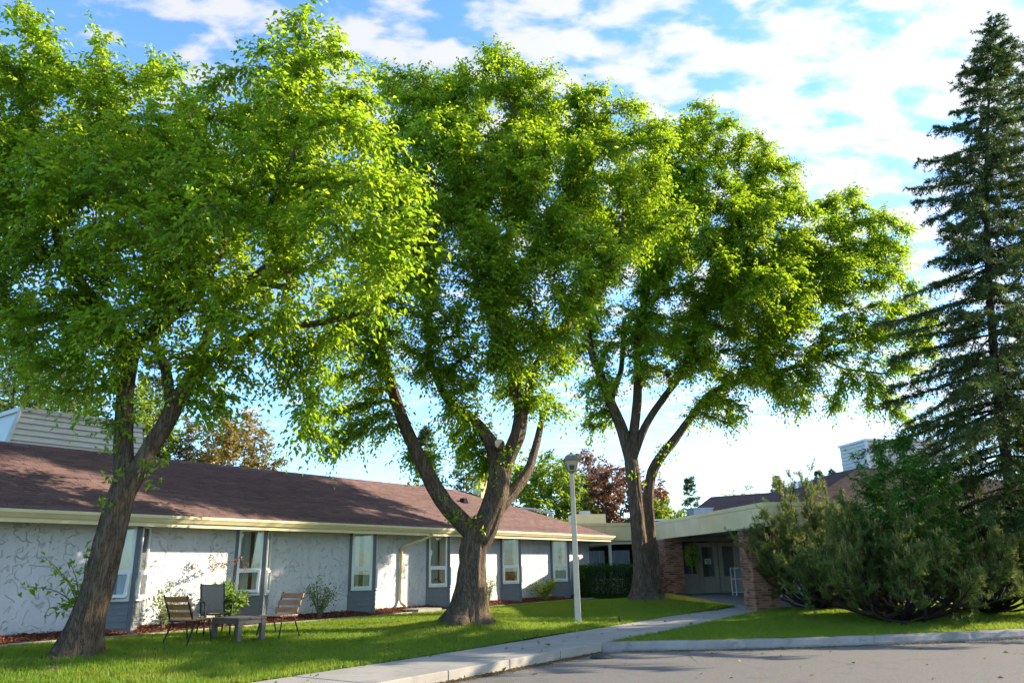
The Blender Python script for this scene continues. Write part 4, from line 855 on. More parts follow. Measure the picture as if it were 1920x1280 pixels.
limbs2 = [
 [(876, 1168, Y2, 78), (882, 1110, Y2, 64), (886, 1060, Y2, 55), (890, 1020, Y2, 54), (898, 995, Y2, 56), (906, 970, Y2, 40)],
 [(890, 1008, Y2, 40), (868, 980, Y2, 38), (838, 948, Y2-.1, 34), (808, 900, Y2-.2, 31), (780, 845, Y2-.3, 28), (754, 785, Y2-.3, 25), (733, 718, Y2-.4, 22), (715, 645, Y2-.5, 18), (720, 560, Y2-.7, 13), (740, 450, Y2-.8, 10), (770, 330, Y2-.8, 7)],
 [(902, 1005, Y2, 52), (922, 958, Y2, 49), (934, 910, Y2, 47), (932, 862, Y2, 38), (912, 815, Y2, 26), (885, 785, Y2-.1, 21), (850, 762, Y2-.3, 17), (815, 700, Y2-.6, 13), (800, 600, Y2-.9, 10)],
 [(938, 905, Y2, 34), (955, 855, Y2, 32), (972, 808, Y2, 30), (976, 765, Y2, 28), (964, 715, Y2, 25), (955, 640, Y2-.2, 21), (935, 555, Y2-.3, 18), (980, 500, Y2-.4, 15), (1020, 440, Y2-.4, 12), (1070, 350, Y2-.4, 9), (1090, 250, Y2-.2, 6)],
 [(974, 800, Y2, 18), (990, 740, Y2+.1, 18), (1003, 690, Y2+.2, 16), (1035, 645, Y2+.3, 13), (1080, 600, Y2+.4, 9)],
 [(938, 950, Y2+.1, 28), (965, 918, Y2+.3, 24), (988, 886, Y2+.5, 20), (1003, 840, Y2+.7, 15), (1020, 770, Y2+.9, 11)],
 [(957, 645, Y2-.1, 15), (1000, 628, Y2-.4, 15), (1055, 615, Y2-.6, 17), (1077, 578, Y2-.7, 16), (1105, 568, Y2-.8, 12), (1150, 500, Y2-.8, 9), (1170, 400, Y2-.6, 7)],
 [(937, 560, Y2-.3, 14), (930, 480, Y2-.5, 13), (985, 410, Y2-.6, 11), (1000, 300, Y2-.5, 8), (950, 180, Y2-.3, 5)],
 [(930, 490, Y2-.5, 10), (880, 400, Y2-.7, 9), (860, 280, Y2-.7, 6), (800, 190, Y2-.4, 5)]]
blobs2 = [(770, 185, 18, 1.35), (930, 165, 18, 1.35), (925, 85, 18, .45), (1075, 195, 18, 1.2), (1165, 235, 18.5, 1.1), (860, 300, 17, 1.5), (1000, 330, 17, 1.5), (1130, 330, 17.5, 1.3), (760, 350, 17.5, 1.25), (830, 450, 16.6, 1.4), (950, 480, 16.6, 1.4), (1080, 470, 17, 1.4), (720, 500, 17.5, 1.1), (680, 610, 17.5, 1.0), (800, 590, 16.6, 1.3), (900, 620, 16.6, 1.1), (1000, 590, 17.2, 1.0), (640, 700, 18, .65), (615, 780, 18, .42), (735, 710, 17.5, .7), (850, 710, 16.9, .7), (820, 850, 18.6, .75), (1025, 780, 18.8, .75), (1045, 690, 18.6, .6), (945, 735, 19, .5), (1190, 440, 18, 1.0), (605, 640, 18, .6), (870, 870, 18.9, .45), (1000, 850, 18.9, .5), (850, 220, 19.8, 1.4), (1020, 260, 20, 1.5), (920, 400, 20, 1.6), (760, 480, 19.6, 1.3), (1080, 420, 20, 1.4), (1205, 300, 18, 1.0), (1240, 400, 18.2, .9), (705, 270, 18.2, 1.0), (700, 400, 18, 1.0), (780, 660, 16.5, .8), (900, 700, 16.6, .75), (965, 670, 16.8, .75), (860, 770, 17.2, .6), (1045, 640, 17, .65), (700, 690, 17, .6), (1000, 715, 17.4, .5), (640, 560, 17.8, .8), (600, 840, 18, .25), (700, 770, 17.6, .35), (1060, 560, 16.6, 1.0), (1235, 250, 18.4, .75), (1225, 340, 18, .95)]
elm2, trunk2, *_ = elm('elm_tree', 'stout forked elm with a pale sawn limb stub beside the lamp post', T2, limbs2, blobs2, 7, 205000, .120, .066, 22, 2, .55)
p = at_Y(936, 832, Y2-.32); mb = MB(); dv = np.array([.25, -.93, .15]); dv /= np.linalg.norm(dv); mb.tube([p+np.array([.02, .3, -.12]), p+dv*.02], [.15, .125], 14); obj('limb_stub', mb, BARK, elm2, smooth=False); mb = MB(); mb.tube([p+dv*.015, p+dv*.028], [.118, .112], 14); obj('sawn_face', mb, CUT, elm2)
Y3 = 26.47
limbs3 = [
 [(1208, 1124, Y3, 46), (1203, 1060, Y3, 33), (1197, 990, Y3, 29), (1190, 920, Y3, 28), (1184, 865, Y3, 27), (1180, 840, Y3, 18)],
 [(1184, 872, Y3, 26), (1170, 815, Y3, 23), (1150, 765, Y3-.1, 20), (1128, 710, Y3-.2, 17), (1108, 655, Y3-.3, 14), (1100, 580, Y3-.5, 11), (1130, 480, Y3-.8, 8)],
 [(1184, 872, Y3, 24), (1188, 815, Y3, 21), (1194, 760, Y3, 19), (1196, 700, Y3, 17), (1195, 640, Y3-.2, 14), (1215, 540, Y3-.5, 11), (1250, 420, Y3-.8, 8), (1310, 300, Y3-1, 6)],
 [(1190, 850, Y3, 18), (1212, 795, Y3, 15), (1245, 745, Y3-.1, 13), (1275, 705, Y3-.3, 11), (1300, 620, Y3-.8, 9), (1370, 480, Y3-1.2, 7), (1400, 350, Y3-1.2, 5)],
 [(1224, 1105, Y3+.45, 26), (1220, 1000, Y3+.5, 21), (1216, 930, Y3+.5, 21), (1223, 885, Y3+.5, 21), (1240, 855, Y3+.45, 20), (1268, 820, Y3+.4, 17), (1290, 790, Y3+.3, 15), (1332, 740, Y3+.2, 13), (1414, 706, Y3, 11), (1482, 690, Y3, 10), (1523, 671, Y3, 8), (1551, 648, Y3, 7), (1600, 640, Y3, 5)],
 [(1523, 671, Y3, 6), (1580, 690, Y3, 5), (1650, 700, Y3, 4)], [(1414, 706, Y3, 8), (1480, 620, Y3-.2, 7), (1540, 530, Y3-.2, 6), (1590, 440, Y3, 5)],
 [(1150, 765, Y3, 12), (1165, 690, Y3+.8, 11), (1170, 600, Y3+1.2, 9)]]
blobs3 = [(1335, 275, 25.2, 1.5), (1400, 300, 25.2, 1.5), (1255, 340, 25.4, 1.6), (1365, 420, 24.4, 1.9), (1450, 420, 25, 1.6), (1300, 500, 24.4, 1.9), (1425, 550, 24.4, 1.9), (1200, 480, 25.2, 1.6), (1525, 420, 26, 1.5), (1605, 430, 26.5, 1.4), (1550, 530, 26, 1.6), (1645, 520, 26.5, 1.3), (1695, 535, 27, .8), (1670, 630, 26.5, 1.2), (1560, 640, 26, 1.2), (1420, 670, 25.2, 1.3), (1300, 640, 25.2, 1.5), (1190, 610, 26, 1.4), (1120, 720, 26.7, .95), (1090, 650, 27, .9), (1240, 710, 26.7, .9), (1325, 765, 26.2, .8), (1685, 720, 26.5, .8), (1600, 735, 26.5, .65), (1390, 775, 26, .6), (1105, 790, 27, .5), (1245, 830, 27, .45), (1700, 770, 26.5, .5), (1250, 450, 27.8, 1.7), (1380, 560, 28, 1.8), (1500, 500, 28, 1.7), (1290, 640, 28.2, 1.4), (1470, 640, 25.6, 1.2), (1180, 390, 25.6, 1.4), (1150, 690, 25.6, .9), (1250, 650, 25, 1.0), (1350, 700, 25.2, .9), (1450, 715, 25.6, .8), (1520, 715, 26, .7), (1640, 760, 26.5, .5), (1100, 560, 26.5, 1.2), (1470, 340, 25.6, 1.0), (1735, 560, 27, .6), (1730, 650, 26.8, .6), (1500, 770, 26.3, .4), (1560, 770, 26.4, .35), (1275, 265, 25.4, 1.1), (1235, 310, 25.6, 1.2), (1300, 220, 25.6, .8), (1690, 460, 26.6, .8), (1620, 580, 26, 1.1), (1735, 600, 27, .6), (1720, 690, 26.8, .6), (1640, 680, 26.3, .9), (1580, 380, 26.2, .9), (1480, 760, 26, .5), (1660, 790, 26.4, .35), (1265, 300, 25.2, 1.5), (1290, 380, 24.6, 1.5)]
elm3, trunk3, *_ = elm('elm_tree', 'wide twin-trunked elm with root mound in front of the entrance', T3, limbs3, blobs3, 5, 240000, .135, .076, 23, 2, .5)
# suckers at the foot of the leaning elm
gs = at_Y(150, 1140, 13.15); sk = []; mb = MB(); rs = np.random.default_rng(5)
for tip in ((85, 1045), (45, 1100), (90, 1155), (130, 1050), (165, 1020), (110, 1075), (120, 1140)):
    e = at_Y(tip[0], tip[1], 13.0+rs.uniform(-.3, .3)); mid = (gs+e)/2+np.array([0, 0, .12]); q, r = smooth_path([gs, mid, e], [.011, .007, .003], .08); mb.tube(q, r, 5, False)
    k = rs.integers(len(q)//3, len(q), 26); pp = q[k]+rs.normal(0, .03, (26, 3)); sk.append(leaves_at(pp, rs.normal(size=(26, 3))+np.array([-.3, 0, -.2]), .12, .07, rs, 4, nrm=np.tile([0, 0, 1.0], (26, 1))+rs.normal(0, .4, (26, 3))))
obj('sucker_stems', mb, TWIG, elm1); leaf_obj('sucker_leaves', joinl(sk), ELM, elm1)
# tufts of leaves sprouting straight from trunks
def sprouts(parent, spots, seed):
    rs = np.random.default_rng(seed); ds = []
    for px, py, Y, r, n in spots: ds.append(leaf_cloud(at_Y(px, py, Y), r, n, .11, .06, int(rs.integers(1e6)), up=-.1))
    leaf_obj('trunk_sprouts', joinl(ds), ELM, parent)
mb = MB()
for pts, w in (([(150, 1232), (118, 1246), (84, 1258), (50, 1266)], (.16, .11, .06, .02)), ([(160, 1236), (180, 1244), (196, 1246)], (.14, .08, .03))):
    q = [at_ground(*p_) for p_ in pts]; q = [p_+np.array([0, 0, -w_*.35]) for p_, w_ in zip(q, w)]; bark_tube(mb, np.array(q), np.array(w), 4.0, n=24)
obj('roots', mb, BARK, elm1, smooth=True)
sprouts(elm1, [(270, 880, 12.5, .10, 22), (290, 905, 12.55, .09, 16), (195, 945, 12.4, .1, 16), (203, 830, 12.6, .18, 26), (225, 745, 12.5, .2, 34), (205, 890, 12.4, .12, 20), (300, 860, 12.7, .12, 22)], 3)
sprouts(elm2, [(845, 970, 17.85, .12, 26), (860, 965, 17.85, .1, 18), (890, 975, 17.85, .12, 24), (905, 995, 17.85, .07, 9), (830, 935, 17.7, .08, 10), (960, 860, 17.8, .3, 80), (900, 790, 17.8, .3, 80)], 4)
sprouts(elm3, [(1187, 890, 26, .12, 16), (1205, 905, 26, .08, 8), (1250, 850, 26.6, .4, 130), (1232, 890, 26.8, .12, 16)], 6)

# ------------------------------------------------------------------ conifers
def needles_on(segs, per, L, W, rg, tone=None, spread=.9):
    a, b = segs[:, 0], segs[:, 1]; n = len(a); k = n*per; i = np.repeat(np.arange(n), per); t = rg.uniform(0, 1, (k, 1))
    p = a[i]+(b-a)[i]*t; d = (b-a)[i]; d = d/(np.linalg.norm(d, axis=1)[:, None]+1e-9); r = rg.normal(size=(k, 3)); r -= d*np.sum(r*d, 1)[:, None]; r /= np.linalg.norm(r, axis=1)[:, None]+1e-9
    nd = d*.7+r*spread; nd /= np.linalg.norm(nd, axis=1)[:, None]; x = np.cross(nd, rg.normal(size=(k, 3))); x /= np.linalg.norm(x, axis=1)[:, None]+1e-9
    ln = L*rg.uniform(.7, 1.2, (k, 1)); V = np.stack([p-x*W/2, p+x*W/2, p+nd*ln], 1).reshape(-1, 3); F = np.arange(3*k)
    tn = np.clip((rg.uniform(0, 1, n)[i] if tone is None else tone[i])+rg.normal(0, .12, k), 0, 1); return V, F, 3, np.repeat(tn, 3)
def spruce(name, label, base, H, R0, seed, mat=None, per=20, whorl=.42, nl=.085, nw=.016, z0=.08, droop=.35, group=None, sparse=1.0, fs=.13, top=.55, lean=None):
    rg = np.random.default_rng(seed); base = np.asarray(base, float); t = thing(name, base, label, 'tree', group); mb = MB()
    lean = rg.normal(0, .01, 2)*H if lean is None else np.asarray(lean); q = [base+np.array([lean[0]*s*s, lean[1]*s*s, H*s-.2*(s == 0)]) for s in np.linspace(0, 1, 12)]
    mb.tube(q, [max(.012, H*.0095*(1-s)**.9) for s in np.linspace(0, 1, 12)], 9); obj('trunk', mb, BARK2, t, smooth=True)
    segs = []; bmb = MB(); z = H*z0
    while z < H*.985:
        s = z/H; rl = R0*(1-s)**.78*(.75 if s < .12 else 1); nb = int(rg.integers(4, 7)) if s < .9 else 4; a0 = rg.uniform(0, 6.28)
        for k in range(nb):
            if rg.uniform() > sparse: continue
            a = a0+k*6.283/nb+rg.normal(0, .2); l = max(.12, rl*rg.uniform(.42, 1.28)); o = base+np.array([lean[0]*s*s, lean[1]*s*s, z+rg.uniform(-.1, .1)]); dr = np.array([math.cos(a), math.sin(a), 0]); n = max(4, int(l/.18)); rise = (.75*(s-.35) if s > .35 else .1*(s-.35))
            tt = np.linspace(0, 1, n); pts = o+dr*(l*tt)[:, None]; pts[:, 2] += l*(rise*tt-droop*(1-s*.7)*tt**1.6+.16*tt**3)
            bmb.tube(pts, np.linspace(max(.006, l*.012), .004, n), 4, False); sd = np.array([-dr[1], dr[0], 0])
            m = max(3, int(l*.86/fs)); ts = rg.uniform(.10, 1.0, m*2); ii = np.clip((ts*(n-1)).astype(int), 0, n-2); fr = ts*(n-1)-ii; pp = pts[ii]+(pts[ii+1]-pts[ii])*fr[:, None]
            sg = rg.choice([-1, 1], m*2); tl = (.26+.34*l*(1-ts)*.55)*rg.uniform(.6, 1.2, m*2)
            d = dr*.75+sd*sg[:, None]*.75+np.array([0, 0, 1.0])*(rg.normal(-.28 if s < .8 else .1, .22, m*2))[:, None]; d /= np.linalg.norm(d, axis=1)[:, None]
            e = pp+d*tl[:, None]; mid = (pp+e)/2+np.array([0, 0, .02]); e[:, 2] -= tl*.55*(1-s)
            segs.append(np.stack([pp, mid], 1)); segs.append(np.stack([mid, e], 1)); segs.append(np.stack([pts[:-1], pts[1:]], 1)[n//3:])
        z += whorl*rg.uniform(.75, 1.25)*(1 if s < .85 else .6)
    obj('branches', bmb, BARK2, t); sg = np.concatenate(segs); leaf_obj('crown', needles_on(sg, per, nl, nw, rg), mat or NEEDLE, t); return t
def topfoot(px, Y): p = at_Y(px, 40, Y); return np.array([p[0], p[1], .2])
def topz(px, py, Y): return at_Y(px, py, Y)[2]-.2
def foot(px, Y, z=.25): p = at_Y(px, 1060, Y); return np.array([p[0], p[1], z])
def lean_spruce(label, pf, pt, pyt, Y, R0, seed, **kw):
    f = foot(pf, Y, .2); tp = at_Y(pt, pyt, Y); spruce('spruce_tree', label, f, tp[2]-.2, R0, seed, lean=(tp[0]-f[0], tp[1]-f[1]), **kw)
lean_spruce('tall dark spruce with drooping boughs towering behind the pine shrubs', 1918, 1868, 28, 19.3, 3.7, 31, per=13, whorl=.37, fs=.068, droop=.52, nl=.12, nw=.026, z0=.14)
lean_spruce('second spruce stem close beside the tallest spruce', 2010, 1935, 70, 20.6, 2.8, 32, per=9, whorl=.42, fs=.10, droop=.4, nl=.11, nw=.026)
FAR = 'conifers far behind the roofs'
far_con = [('blue-green spruce with open layered boughs beyond the flat roof', 1290, 892, 62, .95), ('small dense spruce standing far behind the purple roof', 1455, 890, 75, .9), ('dark spruce beyond the wing ridge near the chimney', 800, 800, 46, 1.0), ('broad dark spruce rising behind the clapboard box on the ridge', 60, 540, 34, 1.0), ('dark spruce seen between the leaning trunks over the roof', 300, 640, 38, .9), ('tiny spruce tip beside the galvanised vent drum', 1530, 880, 80, .9), ('tiny spruce tip below the pale rooftop box', 1561, 876, 85, .9), ('green pointed conifer right behind the flat entrance roof', 1238, 920, 48, 1.0), ('dark slender spruce rising past the frame of the ridge box', 150, 600, 40, .9), ('broad spruce overtopping the ridge behind the stout elm', 870, 830, 50, 1.0)]
for i, (lab, px, py, Y, sp) in enumerate(far_con):
    tp = at_Y(px, py, Y); spruce('spruce_tree', lab, (tp[0], tp[1], 0), tp[2], max(1.2, tp[2]*.24), 50+i, per=4, whorl=.4, nl=.26, nw=.07, fs=.22, droop=.2, group=FAR, sparse=sp, mat=FARG if 'green pointed' in lab else None)

# ------------------------------------------------------------------ round-headed trees behind the roofs
def leafy(name, label, px, top, Y, halfw, mat, nleaf, seed, L=.2, W=.13, low=.25, group=None, cat='tree', base=None, sq=1.0, dens=1.1, stems=1):
    rg = np.random.default_rng(seed); tp = at_Y(px, top, Y); b = np.array([tp[0], tp[1], 0.0]) if base is None else np.asarray(base, float); H = tp[2]-b[2]; t = thing(name, b, label, cat, group)
    n = int(dens*500); d = rg.normal(size=(n, 3)); d /= np.linalg.norm(d, axis=1)[:, None]; rad = rg.uniform(.25, 1, (n, 1))**.5
    lump = np.array([1+.22*mnoise.noise(Vector(tuple(x*2.2+seed))) for x in d])[:, None]
    c = b+np.array([0, 0, H*(low+(1-low)*.5)]); A = c+d*rad*lump*np.array([halfw, halfw, H*(1-low)*.5])*sq
    paths = []
    for k in range(stems):
        off = rg.normal(0, .15 if stems > 1 else .02, 2)*halfw; paths.append((np.array([b+np.array([off[0]*.15, off[1]*.15, -.1]), b+np.array([off[0]*.6, off[1]*.6, H*.2]), b+np.array([off[0], off[1], H*.45])]), np.array([H*.018, H*.015, H*.010])/math.sqrt(stems)))
    pos, par, rad0 = colonize(paths, A, step=max(.06, H*.045), kill=max(.08, H*.06), infl=H, iters=45); r, _ = branch_radii(pos, par, rad0, tip=.004*max(1, H/6)); mbt = MB()
    for q, rr in paths: mbt.tube(*smooth_path(q, rr, H*.06), 9)
    obj('trunk', mbt, BARK2, t, smooth=True); obj('branches', branch_mesh(pos, par, r, rad0), TWIG if H < 3 else BARK2, t)
    lv, tw = twig_leaves(pos, par, r, nleaf, L, W, seed, rmax=1.0 if H < 3 else .03*max(1, H/6), tl=(H*.03, H*.08), per=7, quad=2, droop=.15); leaf_obj('crown', lv, mat, t); return t
G = 'trees behind the roofs'
leafy('leafy_tree', 'golden brown leafed tree behind the wing ridge', 430, 757, 40, 3.0, TAN, 16000, 71, L=.22, W=.14, group=G)
leafy('leafy_tree', 'bright green tree beside the lantern behind the roof', 1015, 850, 45, 2.9, FARG, 14000, 72, L=.24, W=.15, group=G)
leafy('leafy_tree', 'purple leaved tree directly behind the lamp post', 1098, 842, 50, 2.4, PURP, 8000, 73, L=.24, W=.15, group=G)
leafy('leafy_tree', 'spreading purple brown tree between lamp post and twin-trunked elm', 1160, 868, 47, 2.9, PURP, 9000, 74, L=.24, W=.15, group=G)
leafy('leafy_tree', 'yellow green tree hugging the twin-trunked elm behind the flat roof', 1225, 935, 44, 1.5, FARG, 6000, 75, L=.22, W=.14, group=G)
leafy('leafy_tree', 'low green tree at the foot of the far layered spruce', 1330, 945, 55, 1.6, FARG, 5000, 76, L=.25, W=.16, group=G)
leafy('leafy_tree', 'yellow green tree glimpsed behind the leaning elm trunk', 250, 700, 37, 2.6, FARG, 9000, 77, L=.24, W=.15, group=G)
leafy('leafy_tree', 'olive tree behind the clapboard box on the ridge', 100, 640, 45, 4.0, FARG, 12000, 78, L=.26, W=.16, group=G)
leafy('bare_tree', 'thin nearly bare treetop beyond the purple roof', 1392, 905, 60, 1.8, FARG, 500, 79, L=.25, W=.15, group=G)

# ------------------------------------------------------------------ pine shrubs by the kerb
def pine(label, px, py, R0, H, seed, n1=46, per=29):
    rg = np.random.default_rng(seed); b = at_ground(px, py); t = thing('pine_shrub', b, label, 'shrub', 'pine shrubs on the verge'); bm = MB(); segs = []; tones = []; dead = []; cand = []
    for k in range(n1):
        a = 2.399*k+rg.normal(0, .2); f = math.sqrt((k+.5)/n1); l = R0*f*rg.uniform(.8, 1.12); h = H*(1-.62*f**2.2)*rg.uniform(.72, 1.05); dr = np.array([math.cos(a), math.sin(a), 0]); tt = np.linspace(0, 1, 16)
        pts = b+dr*(l*(1-(1-tt)**1.7))[:, None]+np.array([0, 0, 1.0])*(h*(.22*tt+.78*tt**1.5))[:, None]+np.cumsum(rg.normal(0, .018, (16, 3)), 0); pts[0] = b-np.array([0, 0, .1])
        bm.tube(pts, np.linspace(.035+.02*(1-f), .006, 16), 5, False)
        m = 17
        for j in range(m):
            s = rg.uniform(.34, 1.0); i = min(int(s*15), 14); p = pts[i]+(pts[i+1]-pts[i])*(s*15-i); d = rg.normal(0, .55, 3)+dr*.5+np.array([0, 0, .45]); d /= np.linalg.norm(d); ll = rg.uniform(.28, .62)*(1.15-.4*s); e = p+d*ll; e[2] += ll*.38; p2 = (p+e)/2-np.array([0, 0, .03])
            bm.tube([p, p2, e], [.009, .007, .004], 3, False); isd = (s < .45 and rg.uniform() < .25)
            (dead if isd else segs).append((p2, e)); ends = [e]
            if not isd: tones.append(.2+.2*rg.uniform())
            for w in range(3):
                d2 = d*.7+rg.normal(0, .45, 3)+np.array([0, 0, .55]); d2 /= np.linalg.norm(d2); st = p+(e-p)*rg.uniform(.4, 1.0); en = st+d2*rg.uniform(.16, .30)
                (dead if isd else segs).append((st, en)); ends.append(en)
                if not isd: tones.append(np.clip(.3+.45*rg.uniform(), 0, 1))
            if not isd:
                for en in ends:
                    if rg.uniform() < .55: cand.append((en-np.array([0, 0, .02]), en+np.array([rg.normal(0, .015), rg.normal(0, .015), rg.uniform(.07, .15)])))
    if cand: leaf_obj('candles', needles_on(np.array(cand), 12, .03, .014, rg, None, .35), CANDLE, t)
    obj('stems', bm, BARK2, t); leaf_obj('crown', needles_on(np.array(segs), 46, .10, .013, rg, np.array(tones), .75), PINE, t)
    if dead: leaf_obj('dead_needles', needles_on(np.array(dead), 16, .08, .010, rg), DEADN, t)
    return t
pine('bushy pine shrub beside the brick pillar of the entrance', 1535, 1142, 2.0, 3.75, 81, 50)
pine('wide pine shrub with bare twisted lower limbs by the kerb', 1690, 1165, 2.45, 2.9, 82, 56)
pine('dark low pine shrub spreading under the tall spruce', 1850, 1150, 2.2, 3.1, 83, 48)
# bare gnarled limbs low on the front shrub
pb = at_ground(1690, 1165); gn = [o for o in C.objects if o.name.startswith('pine_shrub')][1]; mb = MB()
for pts in ([(1700, 1168), (1640, 1150), (1632, 1105), (1622, 1070), (1625, 1040)], [(1660, 1158), (1690, 1140), (1720, 1120), (1735, 1095)], [(1690, 1170), (1730, 1158), (1760, 1165)], [(1640, 1150), (1600, 1140), (1570, 1125)]):
    q, r = smooth_path([at_Y(a, c, pb[1]-1.2+.25*i) for i, (a, c) in enumerate(pts)], np.linspace(.024, .008, len(pts)), .1); q = q+np.random.default_rng(2).normal(0, .012, q.shape); mb.tube(q, r, 7, False)
obj('bare_limbs', mb, BARK2, gn, smooth=True)
leafy('ash_sapling', 'fresh green ash sapling growing up through the pine shrubs', 1735, 800, 18.8, 1.3, ASH, 10000, 85, L=.13, W=.05, low=.15, cat='sapling', base=(*at_Y(1715, 1060, 18.8)[:2], .2), stems=3, dens=1.3)

# ------------------------------------------------------------------ shrubs and hedge along the wing
def shrub(label, u, v, H, w, mat, n, seed, L=.09, W=.045):
    b = P(u, v, .46+.155*(v-15.96)); rg = np.random.default_rng(seed); t = thing('shrub', b, label, 'shrub', 'shrubs in the mulch bed'); bm = MB(); ds = []
    for k in range(16):
        a = rg.uniform(0, 6.28); f = rg.uniform(.2, 1); e = b+np.array([math.cos(a)*w*f, math.sin(a)*w*f, H*rg.uniform(.6, 1.0)*(1.1-.35*f)]); mid = (b+e)/2+np.array([0, 0, H*.08]); q, r = smooth_path([b-ez*.05, mid, e], [.010, .007, .003], .08); bm.tube(q, r, 4, False)
        m = n//16; s = rg.integers(len(q)//3, len(q), m); ds.append(leaves_at(q[s]+rg.normal(0, .06, (m, 3)), rg.normal(size=(m, 3))+np.array([0, 0, .2]), L, W, rg, 2))
    obj('stems', bm, TWIG, t); leaf_obj('foliage', joinl(ds), mat, t); return t
def uv_px(px, py, v): d = ray(px, py); t = v/np.dot(d, VX); p = CP+t*d; return float(np.dot(p, UX))
sh = shrub('leafy shrub with rusty dry flower heads behind the sling chair', uv_px(424, 1120, 16.2), 16.2, 1.0, .55, SHRUB, 1500, 91, .11, .06)
rg = np.random.default_rng(8); b = P(uv_px(415, 1120, 16.3), 16.3, .47); bm = MB(); ds = []
for k in range(9): e = b+np.array([rg.normal(0, .35), rg.normal(0, .12), rg.uniform(1.2, 1.5)]); bm.tube([b, (b+e)/2, e], [.006, .005, .003], 4, False); ds.append(leaf_cloud(e, .07, 34, .05, .03, 200+k))
obj('flower_stalks', bm, TWIG, sh); leaf_obj('dry_flowers', joinl(ds), RUST, sh)
shrub('open airy shrub against the sunlit stucco behind the slatted chair', uv_px(600, 1130, 16.2), 16.2, .95, .5, SHRUB, 620, 92, .07, .035)
shrub('slender pale green shrub right behind the stout forked elm', uv_px(915, 1110, 16.3), 16.3, .95, .3, SHRUB, 420, 93, .07, .03)
shrub('low spreading green shrub near the corner window', uv_px(1020, 1110, 16.2), 16.2, .75, .65, FARG, 1100, 94)
shrub('small leafy shrub by the angled bay next to the leaning elm', uv_px(312, 1110, 16.35), 16.35, .9, .35, SHRUB, 260, 95)
hb = EO+DA*(LA-.9)-DB*2.35; hd = thing('hedge', hb+ez*.4, 'dark clipped box hedge under the link windows', 'hedge'); rg = np.random.default_rng(4); n = 12000
loc = rg.uniform(-1, 1, (n, 3)); ax = rg.integers(0, 3, n); loc[np.arange(n), ax] = np.sign(loc[np.arange(n), ax])*rg.uniform(.72, 1.06, n); pp = hb+DB*(loc[:, :1]*1.15)+DA*(loc[:, 1:2]*.5)+ez*(1.0+loc[:, 2:3]*.62)+rg.normal(0, .04, (n, 3))
leaf_obj('foliage', leaves_at(pp, rg.normal(size=(n, 3)), .08, .045, rg, 2), HEDGE, hd)
mb = MB()
for k in range(14): q = hb+DB*rg.uniform(-1, 1)+DA*rg.uniform(-.3, .3); mb.tube([q+ez*.3, q+ez*.9+DB*rg.normal(0, .1), q+ez*1.5+DB*rg.normal(0, .2)], [.015, .012, .006], 5, False)
obj('stems', mb, BARK2, hd)

# ------------------------------------------------------------------ lamp post
lb = at_ground(1084, 1167); lp = thing('lamp_post', lb, 'square cream lamp post with weathered lantern at the walk', 'lamp post'); lt = at_Y(1068, 888, lb[1]); zt = lt[2]; ttop = np.array([lb[0], lb[1], zt])
sl = .10; mb = MB(); off = np.array([0, 0, 0]); mb.hexa([lb+np.array([a*.078, c*.078, -.2]) for a, c in ((-1, -1), (1, -1), (1, 1), (-1, 1))]+[ttop+np.array([a*.052, c*.052, 0]) for a, c in ((-1, -1), (1, -1), (1, 1), (-1, 1))]); obj('post', mb, POST, lp, bevel=.01)
def frus(m, z0, z1, w0, w1): m.hexa([ttop+np.array([a*w0, c*w0, z0]) for a, c in ((-1, -1), (1, -1), (1, 1), (-1, 1))]+[ttop+np.array([a*w1, c*w1, z1]) for a, c in ((-1, -1), (1, -1), (1, 1), (-1, 1))])
m = MB(); frus(m, -.03, .05, .045, .05); frus(m, .05, .075, .105, .105); obj('collar', m, LAMPCAP, lp)
m = MB(); frus(m, .075, .34, .10, .175); ln = obj('lantern', m, LAMPG, lp)
for a, c in ((-1, -1), (1, -1), (1, 1), (-1, 1)): m = MB(); m.bar(ttop+np.array([a*.102, c*.102, .07]), ttop+np.array([a*.178, c*.178, .345]), .02); obj('lantern_bar', m, LAMPCAP, ln)
m = MB(); m.hexa([ttop+np.array([x, -y-.004, z]) for x, y, z in ((-.055, .112, .1), (.055, .112, .1), (.055, .10, .1), (-.055, .10, .1), (-.07, .142, .215), (.07, .142, .215), (.07, .12, .215), (-.07, .12, .215))]); obj('inner_lamp', m, DARKG, ln)
m = MB(); frus(m, .34, .37, .215, .22); frus(m, .37, .47, .215, .15); frus(m, .47, .53, .15, .05); frus(m, .53, .57, .05, .03); obj('lantern_cap', m, LAMPCAP, lp, bevel=.008)
m = MB(); 
for k in range(5): a = k*1.3; m.box(lb[0]+.13*math.cos(a), lb[1]-.02+.12*math.sin(a), lb[2]+.02, .09, .05, .03, a)
tag(obj('plastic_scrap', m, TEAL), 'crumpled teal plastic scraps at the lamp post foot', 'scrap')
p = at_ground(1162, 1168); mb = MB(); mb.lathe(p-ez*.05, [(.03, 0), (.03, .19), (.022, .2), (.022, .23)], 10); tag(obj('garden_stake', mb, BLACK), 'short black stake light in the grass beside the walk', 'stake light')
p = at_ground(1338, 1142); t = thing('dropped_sprig', p, 'dropped leafy sprig lying on the walk towards the entrance', 'sprig'); leaf_obj('leaves', leaf_cloud(p+ez*.06, .2, 70, .12, .07, 44, (1, .6, .3)), ELM, t)

